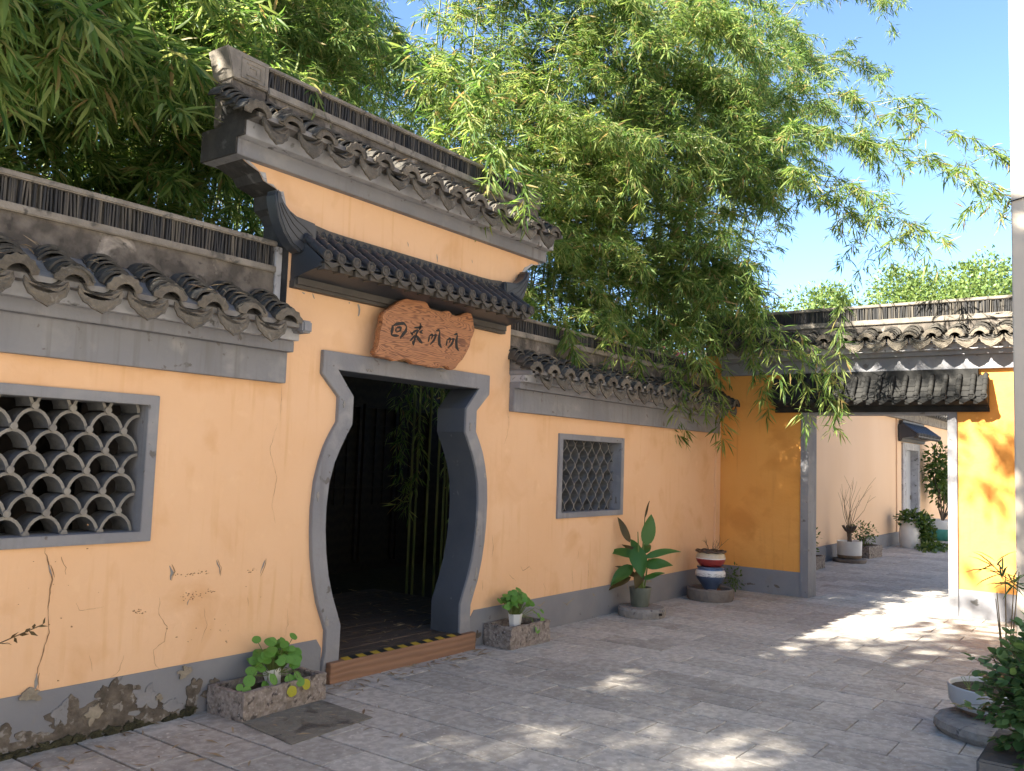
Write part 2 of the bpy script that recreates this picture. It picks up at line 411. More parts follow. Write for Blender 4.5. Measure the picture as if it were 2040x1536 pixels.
# ------------------------------------------------------------------ mesh helpers
class MB:
    def __init__(s):
        s.v, s.f, s.m = [], [], []
        s.mi = 0

    def add(s, vs, fs):
        o = len(s.v)
        s.v += [tuple(p) for p in vs]
        for f in fs:
            s.f.append(tuple(i + o for i in f))
            s.m.append(s.mi)

    def box(s, x0, x1, y0, y1, z0, z1, mat=None):
        vs = [(x, y, z) for z in (z0, z1) for y in (y0, y1) for x in (x0, x1)]
        if mat is not None:
            vs = [mat @ Vector(p) for p in vs]
        s.add(vs, [(0, 2, 3, 1), (4, 5, 7, 6), (0, 1, 5, 4), (1, 3, 7, 5), (3, 2, 6, 7), (2, 0, 4, 6)])

    def prism(s, pts, a, b, axis='y'):
        n = len(pts)

        def P(p, d):
            return (p[0], d, p[1]) if axis == 'y' else ((d, p[0], p[1]) if axis == 'x' else (p[0], p[1], d))
        vs = [P(p, a) for p in pts] + [P(p, b) for p in pts]
        s.add(vs, [tuple(range(n)), tuple(range(2 * n - 1, n - 1, -1))] + [(i, (i + 1) % n, n + (i + 1) % n, n + i) for i in range(n)])

    def strip(s, inner, outer, a, b):
        """open band between two polylines of equal count, extruded from y=a to y=b"""
        n = len(inner)
        vs = [(p[0], a, p[1]) for p in inner] + [(p[0], a, p[1]) for p in outer] + [(p[0], b, p[1]) for p in inner] + [(p[0], b, p[1]) for p in outer]
        fs = []
        for i in range(n - 1):
            fs += [(i, i + 1, n + i + 1, n + i), (2 * n + i, 3 * n + i, 3 * n + i + 1, 2 * n + i + 1),
                   (i, 2 * n + i, 2 * n + i + 1, i + 1), (n + i, n + i + 1, 3 * n + i + 1, 3 * n + i)]
        fs += [(0, n, 3 * n, 2 * n), (n - 1, 3 * n - 1, 4 * n - 1, 2 * n - 1)]
        s.add(vs, fs)

    def tube(s, path, rad, n=6, cap=True):
        path = [Vector(p) for p in path]
        k = len(path)
        if not isinstance(rad, (list, tuple)):
            rad = [rad] * k
        vs = []
        up = None
        for i, p in enumerate(path):
            t = (path[min(i + 1, k - 1)] - path[max(i - 1, 0)])
            t = t.normalized() if t.length > 1e-9 else Vector((0, 0, 1))
            if up is None:
                up = t.orthogonal().normalized()
            else:
                up = (up - t * up.dot(t))
                up = up.normalized() if up.length > 1e-6 else t.orthogonal().normalized()
            bn = t.cross(up)
            for j in range(n):
                a = 2 * math.pi * j / n
                vs.append(p + (up * math.cos(a) + bn * math.sin(a)) * rad[i])
        fs = [(i * n + j, i * n + (j + 1) % n, (i + 1) * n + (j + 1) % n, (i + 1) * n + j) for i in range(k - 1) for j in range(n)]
        if cap:
            fs += [tuple(range(n - 1, -1, -1)), tuple(range((k - 1) * n, k * n))]
        s.add(vs, fs)

    def lathe(s, prof, n=28, c=(0, 0), wob=None):
        k = len(prof)
        vs = []
        for i, (r, z) in enumerate(prof):
            for j in range(n):
                a = 2 * math.pi * j / n
                rr = r * (1 + (wob(a, i) if wob else 0))
                vs.append((c[0] + rr * math.cos(a), c[1] + rr * math.sin(a), z))
        fs = [(i * n + j, i * n + (j + 1) % n, (i + 1) * n + (j + 1) % n, (i + 1) * n + j) for i in range(k - 1) for j in range(n)]
        if prof[0][0] > 1e-6:
            fs.append(tuple(range(n - 1, -1, -1)))
        if prof[-1][0] > 1e-6:
            fs.append(tuple(range((k - 1) * n, k * n)))
        s.add(vs, fs)

    def mesh(s, name, mats, smooth=None, bevel=0.0, seg=2):
        me = bpy.data.meshes.new(name)
        bm = bmesh.new()
        vv = [bm.verts.new(p) for p in s.v]
        for f, mi in zip(s.f, s.m):
            try:
                fc = bm.faces.new([vv[i] for i in f])
                fc.material_index = mi
            except ValueError:
                pass
        bmesh.ops.recalc_face_normals(bm, faces=bm.faces[:])
        if bevel:
            eg = [e for e in bm.edges if len(e.link_faces) == 2 and e.calc_face_angle(0) > 0.5]
            bmesh.ops.bevel(bm, geom=eg, offset=bevel, segments=seg, affect='EDGES', clamp_overlap=True)
        ng = [f for f in bm.faces if len(f.verts) > 4]
        if ng:
            bmesh.ops.triangulate(bm, faces=ng)
        bm.to_mesh(me)
        bm.free()
        if not isinstance(mats, (list, tuple)):
            mats = [mats]
        for m in mats:
            me.materials.append(MT[m] if isinstance(m, str) else m)
        if smooth is not None:
            for p in me.polygons:
                p.use_smooth = True
            try:
                me.set_sharp_from_angle(angle=R_(smooth))
            except Exception:
                pass
        return me

    def build(s, name, mats, parent=None, loc=None, rot=None, **k):
        return link(name, s.mesh(name, mats, **k), parent, loc, rot)


def link(name, me, parent=None, loc=None, rot=None):
    o = bpy.data.objects.new(name, me)
    COL.objects.link(o)
    if parent is not None:
        o.parent = parent
    if loc is not None:
        o.location = loc
    if rot is not None:
        o.rotation_euler = rot
    return o


def tag(o, label=None, cat=None, group=None, kind=None):
    if label:
        o['label'] = label
    if cat:
        o['category'] = cat
    if group:
        o['group'] = group
    if kind:
        o['kind'] = kind
    return o


def thing(name, label, cat, loc=(0, 0, 0), rz=0.0, group=None):
    o = bpy.data.objects.new(name, None)
    o.empty_display_size = 0.1
    COL.objects.link(o)
    o.location = loc
    o.rotation_euler = (0, 0, rz)
    return tag(o, label, cat, group)


def boxpart(name, mat, parent, *a, bevel=0.0):
    m = MB()
    m.box(*a)
    return m.build(name, mat, parent, bevel=bevel)


def ribbon(m, pts, w, y, jit=0.0, rnd=random):
    """flat stroke in the x-z plane standing at y, w full width, tapered at both ends"""
    P = [Vector((p[0], p[1])) for p in pts]
    Q = []
    for a, b in zip(P[:-1], P[1:]):
        n = max(2, int((b - a).length / 0.02)) if jit else 3
        for i in range(n):
            q = a.lerp(b, i / n)
            if jit:
                q = q + Vector((rnd.uniform(-jit, jit), rnd.uniform(-jit, jit)))
            Q.append(q)
    Q.append(P[-1])
    k = len(Q)
    Lf, Rt = [], []
    for i, q in enumerate(Q):
        t = Q[min(i + 1, k - 1)] - Q[max(i - 1, 0)]
        t = t.normalized() if t.length > 0 else Vector((1, 0))
        nn = Vector((-t.y, t.x))
        f = min(1.0, 0.35 + 2.2 * min(i, k - 1 - i) / max(k - 1, 1))
        ww = w * 0.5 * f * (rnd.uniform(0.5, 1.5) if jit else 1)
        Lf.append(q + nn * ww)
        Rt.append(q - nn * ww)
    vs = [(p.x, y, p.y) for p in Lf] + [(p.x, y, p.y) for p in Rt]
    m.add(vs, [(i, i + 1, k + i + 1, k + i) for i in range(k - 1)])


def blob(cx, cz, rx, rz, n=22, rough=0.35, seed=0):
    r = random.Random(seed)
    ph = [r.uniform(0, 6.28) for _ in range(5)]
    am = [r.uniform(0.3, 1) for _ in range(5)]
    out = []
    for i in range(n):
        a = 2 * math.pi * i / n
        k = 1 + rough * sum(am[j] * math.sin((j + 2) * a + ph[j]) for j in range(5)) / 2.4 + r.uniform(-0.11, 0.11)
        out.append((cx + rx * k * math.cos(a), cz + rz * k * math.sin(a)))
    return out


# ------------------------------------------------------------------ leaves in bulk (numpy)
LEAF8 = (np.array([(0, 0, 0), (.30, .5, .015), (.30, 0, -.015), (.30, -.5, .015), (.68, .36, -.035), (.68, 0, -.06), (.68, -.36, -.035), (1, 0, -.17)]),
         [(0, 2, 1), (0, 3, 2), (1, 2, 5), (1, 5, 4), (2, 3, 6), (2, 6, 5), (4, 5, 7), (5, 6, 7)])
LEAF4 = (np.array([(0, 0, 0), (.42, .5, -.01), (.42, 0, -.04), (.42, -.5, -.01), (1, 0, -.15)]),
         [(0, 2, 1), (0, 3, 2), (1, 2, 4), (2, 3, 4)])
OVAL = (np.array([(0, 0, 0), (.25, .40, .03), (.25, 0, 0), (.25, -.40, .03), (.6, .46, .02), (.6, 0, -.02), (.6, -.46, .02), (.88, .2, -.06), (.88, -.2, -.06), (1, 0, -.10)]),
        [(0, 2, 1), (0, 3, 2), (1, 2, 5), (1, 5, 4), (2, 3, 6), (2, 6, 5), (4, 5, 7), (5, 6, 8), (5, 9, 7), (5, 8, 9)])


def leaf_mesh(name, P, D, N, Ln, Wd, tmpl, mat):
    P, D, N = np.asarray(P, float), np.asarray(D, float), np.asarray(N, float)
    Ln, Wd = np.asarray(Ln, float), np.asarray(Wd, float)
    D /= np.linalg.norm(D, axis=1, keepdims=True) + 1e-9
    B = np.cross(N, D)
    B /= np.linalg.norm(B, axis=1, keepdims=True) + 1e-9
    N = np.cross(D, B)
    T, F = tmpl
    k, n = len(T), len(P)
    V = (P[:, None, :] + Ln[:, None, None] * (T[None, :, 0, None] * D[:, None, :] + T[None, :, 2, None] * N[:, None, :])
         + Wd[:, None, None] * T[None, :, 1, None] * B[:, None, :])
    FA = (np.array(F)[None] + (np.arange(n) * k)[:, None, None]).reshape(-1, 3)
    me = bpy.data.meshes.new(name)
    me.vertices.add(n * k)
    me.vertices.foreach_set('co', V.reshape(-1).astype(np.float32))
    me.loops.add(len(FA) * 3)
    me.loops.foreach_set('vertex_index', FA.reshape(-1).astype(np.int32))
    me.polygons.add(len(FA))
    me.polygons.foreach_set('loop_start', (np.arange(len(FA)) * 3).astype(np.int32))
    me.update(calc_edges=True)
    me.materials.append(MT[mat])
    return me


# ------------------------------------------------------------------ ground and pavement
m = MB()
m.box(-400, 600, -500, 500, -0.40, -0.06)
tag(m.build('ground', 'far_soil'), kind='structure')
pave = thing('pavement', 'grey stone paving laid in running bond across the courtyard', 'pavement')
pave['kind'] = 'structure'
del pave['category']
boxpart('joint_bed', 'joint', pave, -3.0, 34, -9.0, 0.0, -0.05, -0.018)
CW, CL = 0.318, 0.632
rs = random.Random(3)
slabm = []
for k in range(4):
    q = MB()
    q.box(-CW / 2 + 0.0080, CW / 2 - 0.0080, -CL / 2 + 0.003, CL / 2 - 0.003, -0.03, 0)
    slabm.append(q.mesh('paving_slab', 'slab', bevel=0.0035, seg=1))
cand = []
edge = []
for i in range(-16, 98):
    xc = 2.23 + CW * (i + 0.5)
    for j in range(-1, 15):
        yc = -CL * (j + 0.5) - (0.0 if i % 2 else CL / 2) + 0.02
        if yc < -8.6:
            continue
        if yc > -CL / 2 + 0.02:
            edge.append((xc, yc - CL / 2))
            continue
        v = Vector((xc, yc, 0)) - CAM
        d = v.dot(Fv)
        if d > 1:
            px, py = 1020 + 1746.9 * v.dot(Rr) / d, 768 - 1746.9 * v.dot(Ur) / d
        else:
            px = py = -9999
        vis = -60 < px < 2090 and py < 1600 and (xc < 11.0 or (1600 < px < 1900 and xc < 24 and yc > -3.2))
        cand.append((0 if vis else 1, v.length, xc, yc))
cand.sort()
rest = MB()
for n, (nv, d, xc, yc) in enumerate(cand):
    if abs(xc - 3.62) < 0.42 and abs(yc + 0.62) < 0.42 and False:
        continue
    if n < 272 and not nv:
        link('paving_slab', slabm[n % 4], pave, (xc, yc, rs.uniform(-0.0012, 0.0012)), (rs.uniform(-.001, .001), rs.uniform(-.002, .002), math.pi * (n % 2)))
    elif d < 40:
        rest.box(xc - CW / 2 + .002, xc + CW / 2 - .002, yc - CL / 2 + .002, yc + CL / 2 - .002, -0.03, rs.uniform(-.0012, .0012))
for (xc, y0_) in edge:
    if y0_ > -0.03 or not (-3 < xc < 40):
        continue
    if 1.9 < xc < 11.0:
        boxpart('paving_slab', 'slab', pave, xc - CW / 2 + .0080, xc + CW / 2 - .0080, y0_ + .003, -.001, -.03, 0, bevel=.0025)
    else:
        rest.box(xc - CW / 2 + .002, xc + CW / 2 - .002, y0_ + .002, -.001, -.03, 0)
tag(rest.build('further_slabs', 'slab', pave), kind='stuff')

# ------------------------------------------------------------------ roof pieces shared by all the courtyard walls
TR = 0.100


def arc_tile(L, r0, r1, th, a0, a1, n=8, flip=1, z0=0.0):
    q = MB()
    vs = []
    for yy, r in ((0, r0), (L, r1)):
        for rr in (r, r - th):
            for i in range(n + 1):
                a = R_(a0 + (a1 - a0) * i / n)
                vs.append((rr * math.sin(a), yy, flip * (rr * math.cos(a) - r * math.cos(R_(a1))) + z0))
    k = n + 1
    fs = []
    for i in range(n):
        fs += [(i, i + 1, 2 * k + i + 1, 2 * k + i), (k + i, 3 * k + i, 3 * k + i + 1, k + i + 1),
               (i, k + i, k + i + 1, i + 1), (2 * k + i, 2 * k + i + 1, 3 * k + i + 1, 3 * k + i)]
    fs += [(0, 2 * k, 3 * k, k), (n, k + n, 3 * k + n, 2 * k + n)]
    q.add(vs, fs)
    return q


COVER = [arc_tile(0.13, TR + dr, TR - .010 + dr, 0.013, -76, 76).mesh('cover_tile', 'tile', smooth=40) for dr in (0.0, 0.003, -0.003)]
PAN = arc_tile(0.16, 0.105, 0.105, 0.010, -58, 58, 6, -1).mesh('pan_tile', 'tile', smooth=40)
q = MB()
n = 12
vs = []
for yy in (0.0, -0.012):
    for r, w_ in ((0.108, 0.003), (0.060, 0.0)):
        for i in range(n + 1):
            a = R_(-78 + 156 * i / n)
            rr = r + (0.005 * (1 if i % 2 else -1) if w_ else 0)
            vs.append((rr * math.sin(a), yy + (0 if r > .07 else -0.012), rr * math.cos(a) - TR * math.cos(R_(76))))
k = n + 1
fs = []
for i in range(n):
    fs += [(i, i + 1, k + i + 1, k + i), (2 * k + i, 3 * k + i, 3 * k + i + 1, 2 * k + i + 1),
           (i, 2 * k + i, 2 * k + i + 1, i + 1), (k + i, k + i + 1, 3 * k + i + 1, 3 * k + i)]
fs += [(0, k, 3 * k, 2 * k), (n, 2 * k + n, 3 * k + n, k + n)]
q.add(vs, fs)
FLANGE = q.mesh('edge_tile', 'edge_tile', bevel=0.002, seg=1)
half = [(0, -.040), (.045, -.032), (.080, -.012), (.108, .016), (.112, -.026), (.102, -.050), (.092, -.074), (.070, -.088), (.054, -.108), (.026, -.122), (0, -.138)]
outl = half + [(-x, z) for x, z in half[-2:0:-1]]
DRIP = []
for k in range(3):
    q = MB()
    q.prism([(x * (1 + .03 * k), z * (1 - .03 * k)) for x, z in outl], 0, 0.014)
    me = bpy.data.meshes.new('drip_tile')
    bm = bmesh.new()
    vv = [bm.verts.new(p) for p in q.v]
    for f in q.f:
        bm.faces.new([vv[i] for i in f])
    bmesh.ops.recalc_face_normals(bm, faces=bm.faces[:])
    ff = [f for f in bm.faces if len(f.verts) > 6 and f.calc_center_median().y < 0.007]
    r_ = bmesh.ops.inset_region(bm, faces=ff, thickness=0.010, depth=-0.004)
    ff = [f for f in bm.faces if len(f.verts) > 6 and f.calc_center_median().y < 0.007]
    bmesh.ops.inset_region(bm, faces=ff, thickness=0.012, depth=0.004)
    bmesh.ops.triangulate(bm, faces=[f for f in bm.faces if len(f.verts) > 4])
    bm.to_mesh(me)
    bm.free()
    me.materials.append(MT['edge_tile'])
    DRIP.append(me)


def tile_roof(T, cols, pitch, ze, zt, y0=-0.265, y1=0.05, nt=7, seed=0, ends=(True, True)):
    """rows of cover tiles between pan columns; cols = x of the drips"""
    rnd = random.Random(seed)
    sl = math.atan2(zt - ze, y1 - y0)
    run = (y1 - y0)
    for x in cols:
        link('drip_tile', rnd.choice(DRIP), T, (x + rnd.uniform(-.006, .006), y0 - .012, ze + 0.028 + rnd.uniform(-.006, .006)),
             (R_(rnd.uniform(-14, -4)), R_(rnd.uniform(-5, 5)), R_(rnd.uniform(-6, 6))))
        for i in range(4):
            t = i / 4
            link('pan_tile', PAN, T, (x + rnd.uniform(-.004, .004), y0 + run * t, ze + (zt - ze) * t + 0.046 + .004 * i), (sl * 0.8, 0, R_(rnd.uniform(-3, 3))))
    cx = [x + pitch / 2 for x in cols]
    if ends[0]:
        cx = [cols[0] - pitch / 2] + cx
    if not ends[1]:
        cx = cx[:-1]
    for x in cx:
        sag = rnd.uniform(-.006, .006)
        link('edge_tile', FLANGE, T, (x + rnd.uniform(-.006, .006), y0 + .008, ze + 0.052 + sag), (R_(rnd.uniform(2, 14)), R_(rnd.uniform(-4, 4)), R_(rnd.uniform(-5, 5))))
        for i in range(nt):
            t = i / nt
            link('cover_tile', rnd.choice(COVER), T, (x + rnd.gauss(0, .007), y0 + run * t + rnd.gauss(0, .008), ze + 0.055 + (zt - ze - 0.01) * t + 0.006 * i * (7 / nt) * .5 + sag + rnd.uniform(0, .004)),
                 (sl * 0.30 + R_(rnd.uniform(-3, 3)), R_(rnd.gauss(0, 4)), R_(rnd.gauss(0, 6))))


def ridge(T, x0, x1, zb, zm0, zm1, zt, zc, seed=0, pitch=0.0175, yb=(0.06, 0.22), band='stained'):
    rnd = random.Random(seed)
    boxpart('ridge_band', band, T, x0, x1, yb[0], yb[1], zb, zm0)
    boxpart('ridge_moulding', 'cap', T, x0 - .004, x1 + .004, yb[0] - .022, yb[1] + .022, zm0, zm1, bevel=0.006)
    q = MB()
    x = x0 + 0.012
    while x < x1 - 0.012:
        th = rnd.uniform(.0085, .0125)
        mt = Matrix.Translation((x, (yb[0] + yb[1]) / 2 + rnd.uniform(-.007, .007), (zm1 + zt) / 2)) @ Matrix.Rotation(R_(rnd.gauss(0, 2.2)), 4, 'Y') @ Matrix.Rotation(R_(rnd.gauss(0, 3)), 4, 'Z')
        q.box(-th / 2, th / 2, -.082, .082, (zm1 - zt) / 2 - .004, (zt - zm1) / 2 + .002, mt)
        x += pitch * rnd.uniform(0.86, 1.16)
    tag(q.build('ridge_tiles', 'ridge_tile', T), kind='stuff')
    boxpart('ridge_core', 'tile', T, x0 + .004, x1 - .004, yb[0] + .022, yb[1] - .022, zm1 + .001, zt - .001)
    boxpart('ridge_cap', 'cap', T, x0 - .006, x1 + .006, yb[0] - .02, yb[1] + .02, zt, zc, bevel=0.007)


def eave_steps(T, x0, x1, f0, f1, s2, s3, yf=(-0.055, -0.115, -0.17), zt=None, two=True, back=0.0):
    boxpart('fascia', 'trim', T, x0, x1, yf[0], back, f0, f1, bevel=0.004)
    if two:
        boxpart('cornice', 'trim', T, x0 - .003, x1 + .003, yf[1], back, f1, s2, bevel=0.004)
    boxpart('cove', 'cove', T, x0 + .002, x1 - .002, yf[2], back, s2 if two else f1, s3, bevel=0.004)
    q = MB()
    z_ = zt if zt else s3 + 0.1
    q.prism([(-0.245, s3), (0.14, s3), (0.14, z_), (0.05, z_), (-0.245, s3 + 0.030)], x0 + .01, x1 - .01, axis='x')
    q.build('mortar_bed', 'mortar', T)


def wall_with_holes(T, x0, x1, z0, z1, holes, mat, y0=0.0, y1=0.28):
    q = MB()
    xs = x0
    for (a, b, c, d) in holes:
        q.box(xs, a, y0, y1, z0, z1)
        q.box(a, b, y0, y1, z0, c)
        q.box(a, b, y0, y1, d, z1)
        xs = b
    q.box(xs, x1, y0, y1, z0, z1)
    return q.build('wall_face', mat, T)


def plinth(T, x0, x1, z=0.306, y=-0.006, mat='plinth'):
    return boxpart('plinth', mat, T, x0, x1, y, 0.0, -0.03, z, bevel=0.002)


def window_frame(T, a, b, c, d, w_, label=None):
    W = bpy.data.objects.new('window', None)
    W.empty_display_size = 0.1
    COL.objects.link(W)
    W.parent = T
    q = MB()
    o, i_ = (a, b, c, d), (a + w_, b - w_, c + w_ * .85, d - w_ * .85)
    P = [(o[0], o[2]), (o[1], o[2]), (o[1], o[3]), (o[0], o[3])]
    Q = [(i_[0], i_[2]), (i_[1], i_[2]), (i_[1], i_[3]), (i_[0], i_[3])]
    vs = [(p[0], y, p[1]) for y in (-0.022, 0.285) for p in P + Q]
    fs = []
    for k in range(4):
        j = (k + 1) % 4
        fs += [(k, j, 4 + j, 4 + k), (8 + k, 12 + k, 12 + j, 8 + j), (k, 8 + k, 8 + j, j), (4 + k, 4 + j, 12 + j, 12 + k)]
    q.add(vs, fs)
    q.build('frame', 'trim', W, bevel=0.003)
    return W, i_


# ------------------------------------------------------------------ the wall left of the gate
WL = thing('garden_wall', 'peach yellow wall with fish scale tile window and damaged grey plinth', 'wall')
w1 = (0.55, 2.905, 1.054, 1.898)
wall_with_holes(WL, -3.5, 3.80, -0.05, 2.40, [(w1[0] + .02, w1[1] - .02, w1[2] + .02, w1[3] - .02)], 'yellow')
plinth(WL, -3.5, 3.80)
eave_steps(WL, -3.5, 3.79, 2.052, 2.258, 2.330, 2.405, zt=2.62)
cols = [3.475 - 0.277 * i for i in range(13)]
tile_roof(WL, cols[::-1], 0.277, 2.385, 2.545, seed=1, nt=7)
ridge(WL, -3.5, 3.73, 2.42, 2.800, 2.845, 2.980, 3.015, seed=2)
boxpart('ridge_end', 'cove', WL, 3.736, 3.79, 0.055, 0.225, 2.42, 2.985, bevel=0.004)
boxpart('verge_end', 'trim', WL, 3.72, 3.80, -0.285, -0.10, 2.375, 2.455, bevel=0.012)
Wn, iw = window_frame(WL, *w1, 0.068)
# fish-scale lattice: half-round tiles, each standing on the crowns of the two below
SR, SH = 0.1005, 0.089


def scale_tile(r, h, depth, th, a1=math.pi):
    q = MB()
    n = 10
    vs = []
    for y in (0.0, depth):
        for e in (0, th):
            for i in range(n + 1):
                a = a1 * i / n
                vs.append((-(r - e) * math.cos(a), y, (h - e) * math.sin(a) ** 1.2))
    k = n + 1
    for i in range(n):
        q.mi = 0
        q.add([], [])
        fs = [(i, 2 * k + i, 2 * k + i + 1, i + 1), (k + i, k + i + 1, 3 * k + i + 1, 3 * k + i)]
        q.f += fs
        q.m += [0, 0]
        q.f += [(i, i + 1, k + i + 1, k + i), (2 * k + i, 3 * k + i, 3 * k + i + 1, 2 * k + i + 1)]
        q.m += [1, 1]
    q.v = vs
    return q.mesh('scale_tile', ['lattice', 'lattice_edge'], smooth=40)


ST = scale_tile(SR, 0.106, 0.17, 0.018)
STH = scale_tile(SR, 0.106, 0.17, 0.018, math.pi / 2)
q = MB()
q.lathe([(0.0, -.0), (0.020, 0.0), (0.020, 0.02), (0, 0.02)], 10)
KNOT = q.mesh('mortar_knot', 'lattice_edge')
rk = random.Random(5)
row = 0
z = iw[2]
while z < iw[3] - 0.03:
    x = iw[1] - SR - 0.006 - (SR if row % 2 else 0)
    if row % 2:
        link('scale_tile', STH, Wn, (x + 2 * SR, 0.055, z))
        link('mortar_knot', KNOT, Wn, (x + SR, 0.058, z + 0.004), (R_(90), 0, 0))
    while x > iw[0] + 0.02:
        if x > 1.55:
            link('scale_tile', ST, Wn, (x, 0.055 + rk.uniform(-.006, .006), z + rk.uniform(-.003, .003)), (0, R_(rk.uniform(-2, 2)), R_(rk.uniform(-1.5, 1.5))))
            link('mortar_knot', KNOT, Wn, (x - SR, 0.058, z + 0.004), (R_(90), 0, 0))
        x -= 2 * SR
    z += 0.1135
    row += 1
# wear on the left wall: long cracks, lifted paint, bare patches along the plinth
rw = random.Random(11)


def cracks(T, name, lines, y=-0.0025, mat='crack', seed=1):
    r = random.Random(seed)
    q = MB()
    for pts, w_ in lines:
        ribbon(q, pts, w_ * .62, y, jit=0.004, rnd=r)
    return q.build(name, mat, T)


def patches(T, name, items, y, mat, depth=0.004):
    q = MB()
    for i, (cx, cz, rx, rz, sd) in enumerate(items):
        q.prism(blob(cx, cz, rx, rz, 46, 0.5, sd), y - depth - .0006 * i, y + 0.002)
    return q.build(name, mat, T)


cracks(WL, 'crack', [([(2.311, 1.045), (2.344, .946), (2.362, .879), (2.354, .723)], .010), ([(2.354, .723), (2.368, .604), (2.324, .43), (2.32, .328), (2.344, .272)], .008),
                     ([(2.40, 1.0), (2.43, .94), (2.435, .90)], .007), ([(2.50, .74), (2.52, .70), (2.66, .705)], .003),
                     ([(3.0, .72), (3.0, .62), (3.06, .55), (3.05, .46), (2.98, .42), (3.0, .33), (3.03, .30)], .004),
                     ([(2.80, .42), (2.78, .34), (2.72, .30)], .003), ([(3.3, .62), (3.33, .52), (3.30, .42)], .0025),
                     ([(3.78, 1.78), (3.73, 1.60), (3.80, 1.42), (3.77, 1.25), (3.81, 1.12)], .003), ([(3.80, 2.05), (3.80, 1.80)], .003),
                     ([(2.6, .45), (2.62, .36)], .003), ([(3.62, .66), (3.63, .60)], .003)], seed=2)
cracks(WL, 'paint_split', [([(3.05, .90), (3.07, .86), (3.062, .815)], .022), ([(3.37, .91), (3.395, .86), (3.40, .82)], .011), ([(3.74, .885), (3.725, .84), (3.71, .80)], .014),
                           ([(2.340, .955), (2.360, .90)], .014), ([(2.322, .40), (2.318, .32)], .022), ([(3.195, .685), (3.185, .655)], .012)], y=-0.003, mat='peel_grey', seed=3)
cracks(WL, 'paint_lip', [([(3.062, .905), (3.085, .86), (3.068, .81)], .009), ([(3.38, .915), (3.408, .86), (3.408, .81)], .007), ([(3.752, .89), (3.737, .84), (3.712, .78)], .008),
                         ([(2.352, .96), (2.374, .89)], .008), ([(2.335, .40), (2.332, .32)], .008)], y=-0.004, mat='crack', seed=5)
sp = MB()
rsp = random.Random(6)
for (cx, cz, sx, sz, n_) in ((3.2, .70, .07, .02, 26), (2.875, .652, .03, .02, 14), (3.2, .84, .10, .012, 22), (3.64, .825, .04, .02, 10), (3.34, .72, .06, .008, 10), (2.45, .93, .2, .3, 14), (3.4, .5, .3, .15, 16)):
    for i in range(n_):
        r_s = rsp.uniform(.001, .0042)
        sp.prism(blob(cx + rsp.gauss(0, sx * .6), cz + rsp.gauss(0, sz * .6), r_s * 1.5, r_s, 8, .5, i), -.0016 - .00003 * len(sp.f) % .001, .001)
tag(sp.build('paint_specks', 'crack', WL), kind='stuff')
patches(WL, 'bare_render_patch', [(2.80, .155, .16, .095, 3), (2.52, .12, .12, .10, 5), (2.66, .08, .20, .07, 7), (3.02, .06, .14, .05, 9), (2.30, .06, .12, .05, 51), (2.15, .10, .06, .08, 52), (2.9, .03, .3, .03, 53), (2.72, .235, .06, .05, 21), (3.26, .12, .05, .09, 23), (3.40, .10, .07, .07, 24)], -0.006, 'peel')
patches(WL, 'skim_patch', [(2.95, .16, .07, .06, 12), (2.46, .17, .04, .06, 14), (3.12, .08, .05, .04, 16)], -0.0105, 'skim', 0.004)
patches(WL, 'stone_showing', [(2.64, .135, .042, .045, 31), (3.19, .262, .038, .034, 32), (3.03, .145, .022, .018, 33), (2.29, .30, .05, .03, 34)], -0.011, 'peel_light', 0.008)
q = MB()
for i in range(70):
    x = rw.uniform(1.9, 3.25)
    q.prism(blob(x, rw.uniform(-0.01, 0.03), rw.uniform(.015, .05), rw.uniform(.008, .028), 12, .6, 60 + i), -0.013 - .0003 * i, -.006)
tag(q.build('moss', 'moss', WL), kind='stuff')

# ------------------------------------------------------------------ the raised gate wall with the vase-shaped doorway
WG = thing('gate_wall', 'raised yellow gate wall with vase shaped doorway and two tiled roofs', 'wall')
DC = 5.077
inn = [(.668, -.03), (.666, .22), (.664, .38), (.70, .47), (.752, .59), (.80, .74), (.832, .90), (.849, 1.06), (.852, 1.22), (.838, 1.38), (.80, 1.52), (.755, 1.62), (.70, 1.72), (.645, 1.812), (.645, 2.012), (.81, 2.194)]
oww = [(.835, -.03), (.800, .22), (.800, .36), (.838, .45), (.886, .56), (.930, .72), (.960, .88), (.976, 1.05), (.980, 1.22), (.965, 1.40), (.930, 1.54), (.89, 1.65), (.84, 1.74), (.787, 1.822), (.787, 2.0), (.953, 2.152)]
inner = [(DC - a, z) for a, z in inn] + [(DC + a, z) for a, z in inn[::-1]]
outer = [(DC - a, z) for a, z in oww] + [(DC - .953, 2.32), (DC + .953, 2.32)] + [(DC + a, z) for a, z in oww[::-1]]
inner2 = [(DC - a, z) for a, z in inn] + [(DC - .81, 2.194), (DC + .81, 2.194)] + [(DC + a, z) for a, z in inn[::-1]]
midp = [(DC - a - .04, z + (.04 if z > 2.19 else 0)) for a, z in inn] + [(DC + a + .04, z + (.04 if z > 2.19 else 0)) for a, z in inn[::-1]]
lp = [(3.80, 3.16), (3.76, 3.22), (3.71, 3.25), (3.70, 3.345), (3.62, 3.365), (3.56, 3.38), (3.52, 3.43), (3.44, 3.455), (3.36, 3.49), (3.335, 3.52)]
rp = [(6.35, 3.16), (6.376, 3.18), (6.435, 3.25), (6.495, 3.32), (6.576, 3.38), (6.667, 3.44), (6.78, 3.46), (6.80, 3.52)]
body = [(3.80, -.05)] + lp + [(3.335, 3.68), (6.80, 3.68)] + rp[::-1] + [(6.35, -.05)] + [(x, z if z > 0 else -.05) for x, z in midp[::-1]]
q = MB()
q.prism(body, 0.0, 0.28)
q.build('wall_face', 'yellow', WG)
q = MB()
q.strip(inner2, outer, -0.032, 0.292)
q.build('door_surround', 'trim', WG, bevel=0.004, smooth=25)
q = MB()
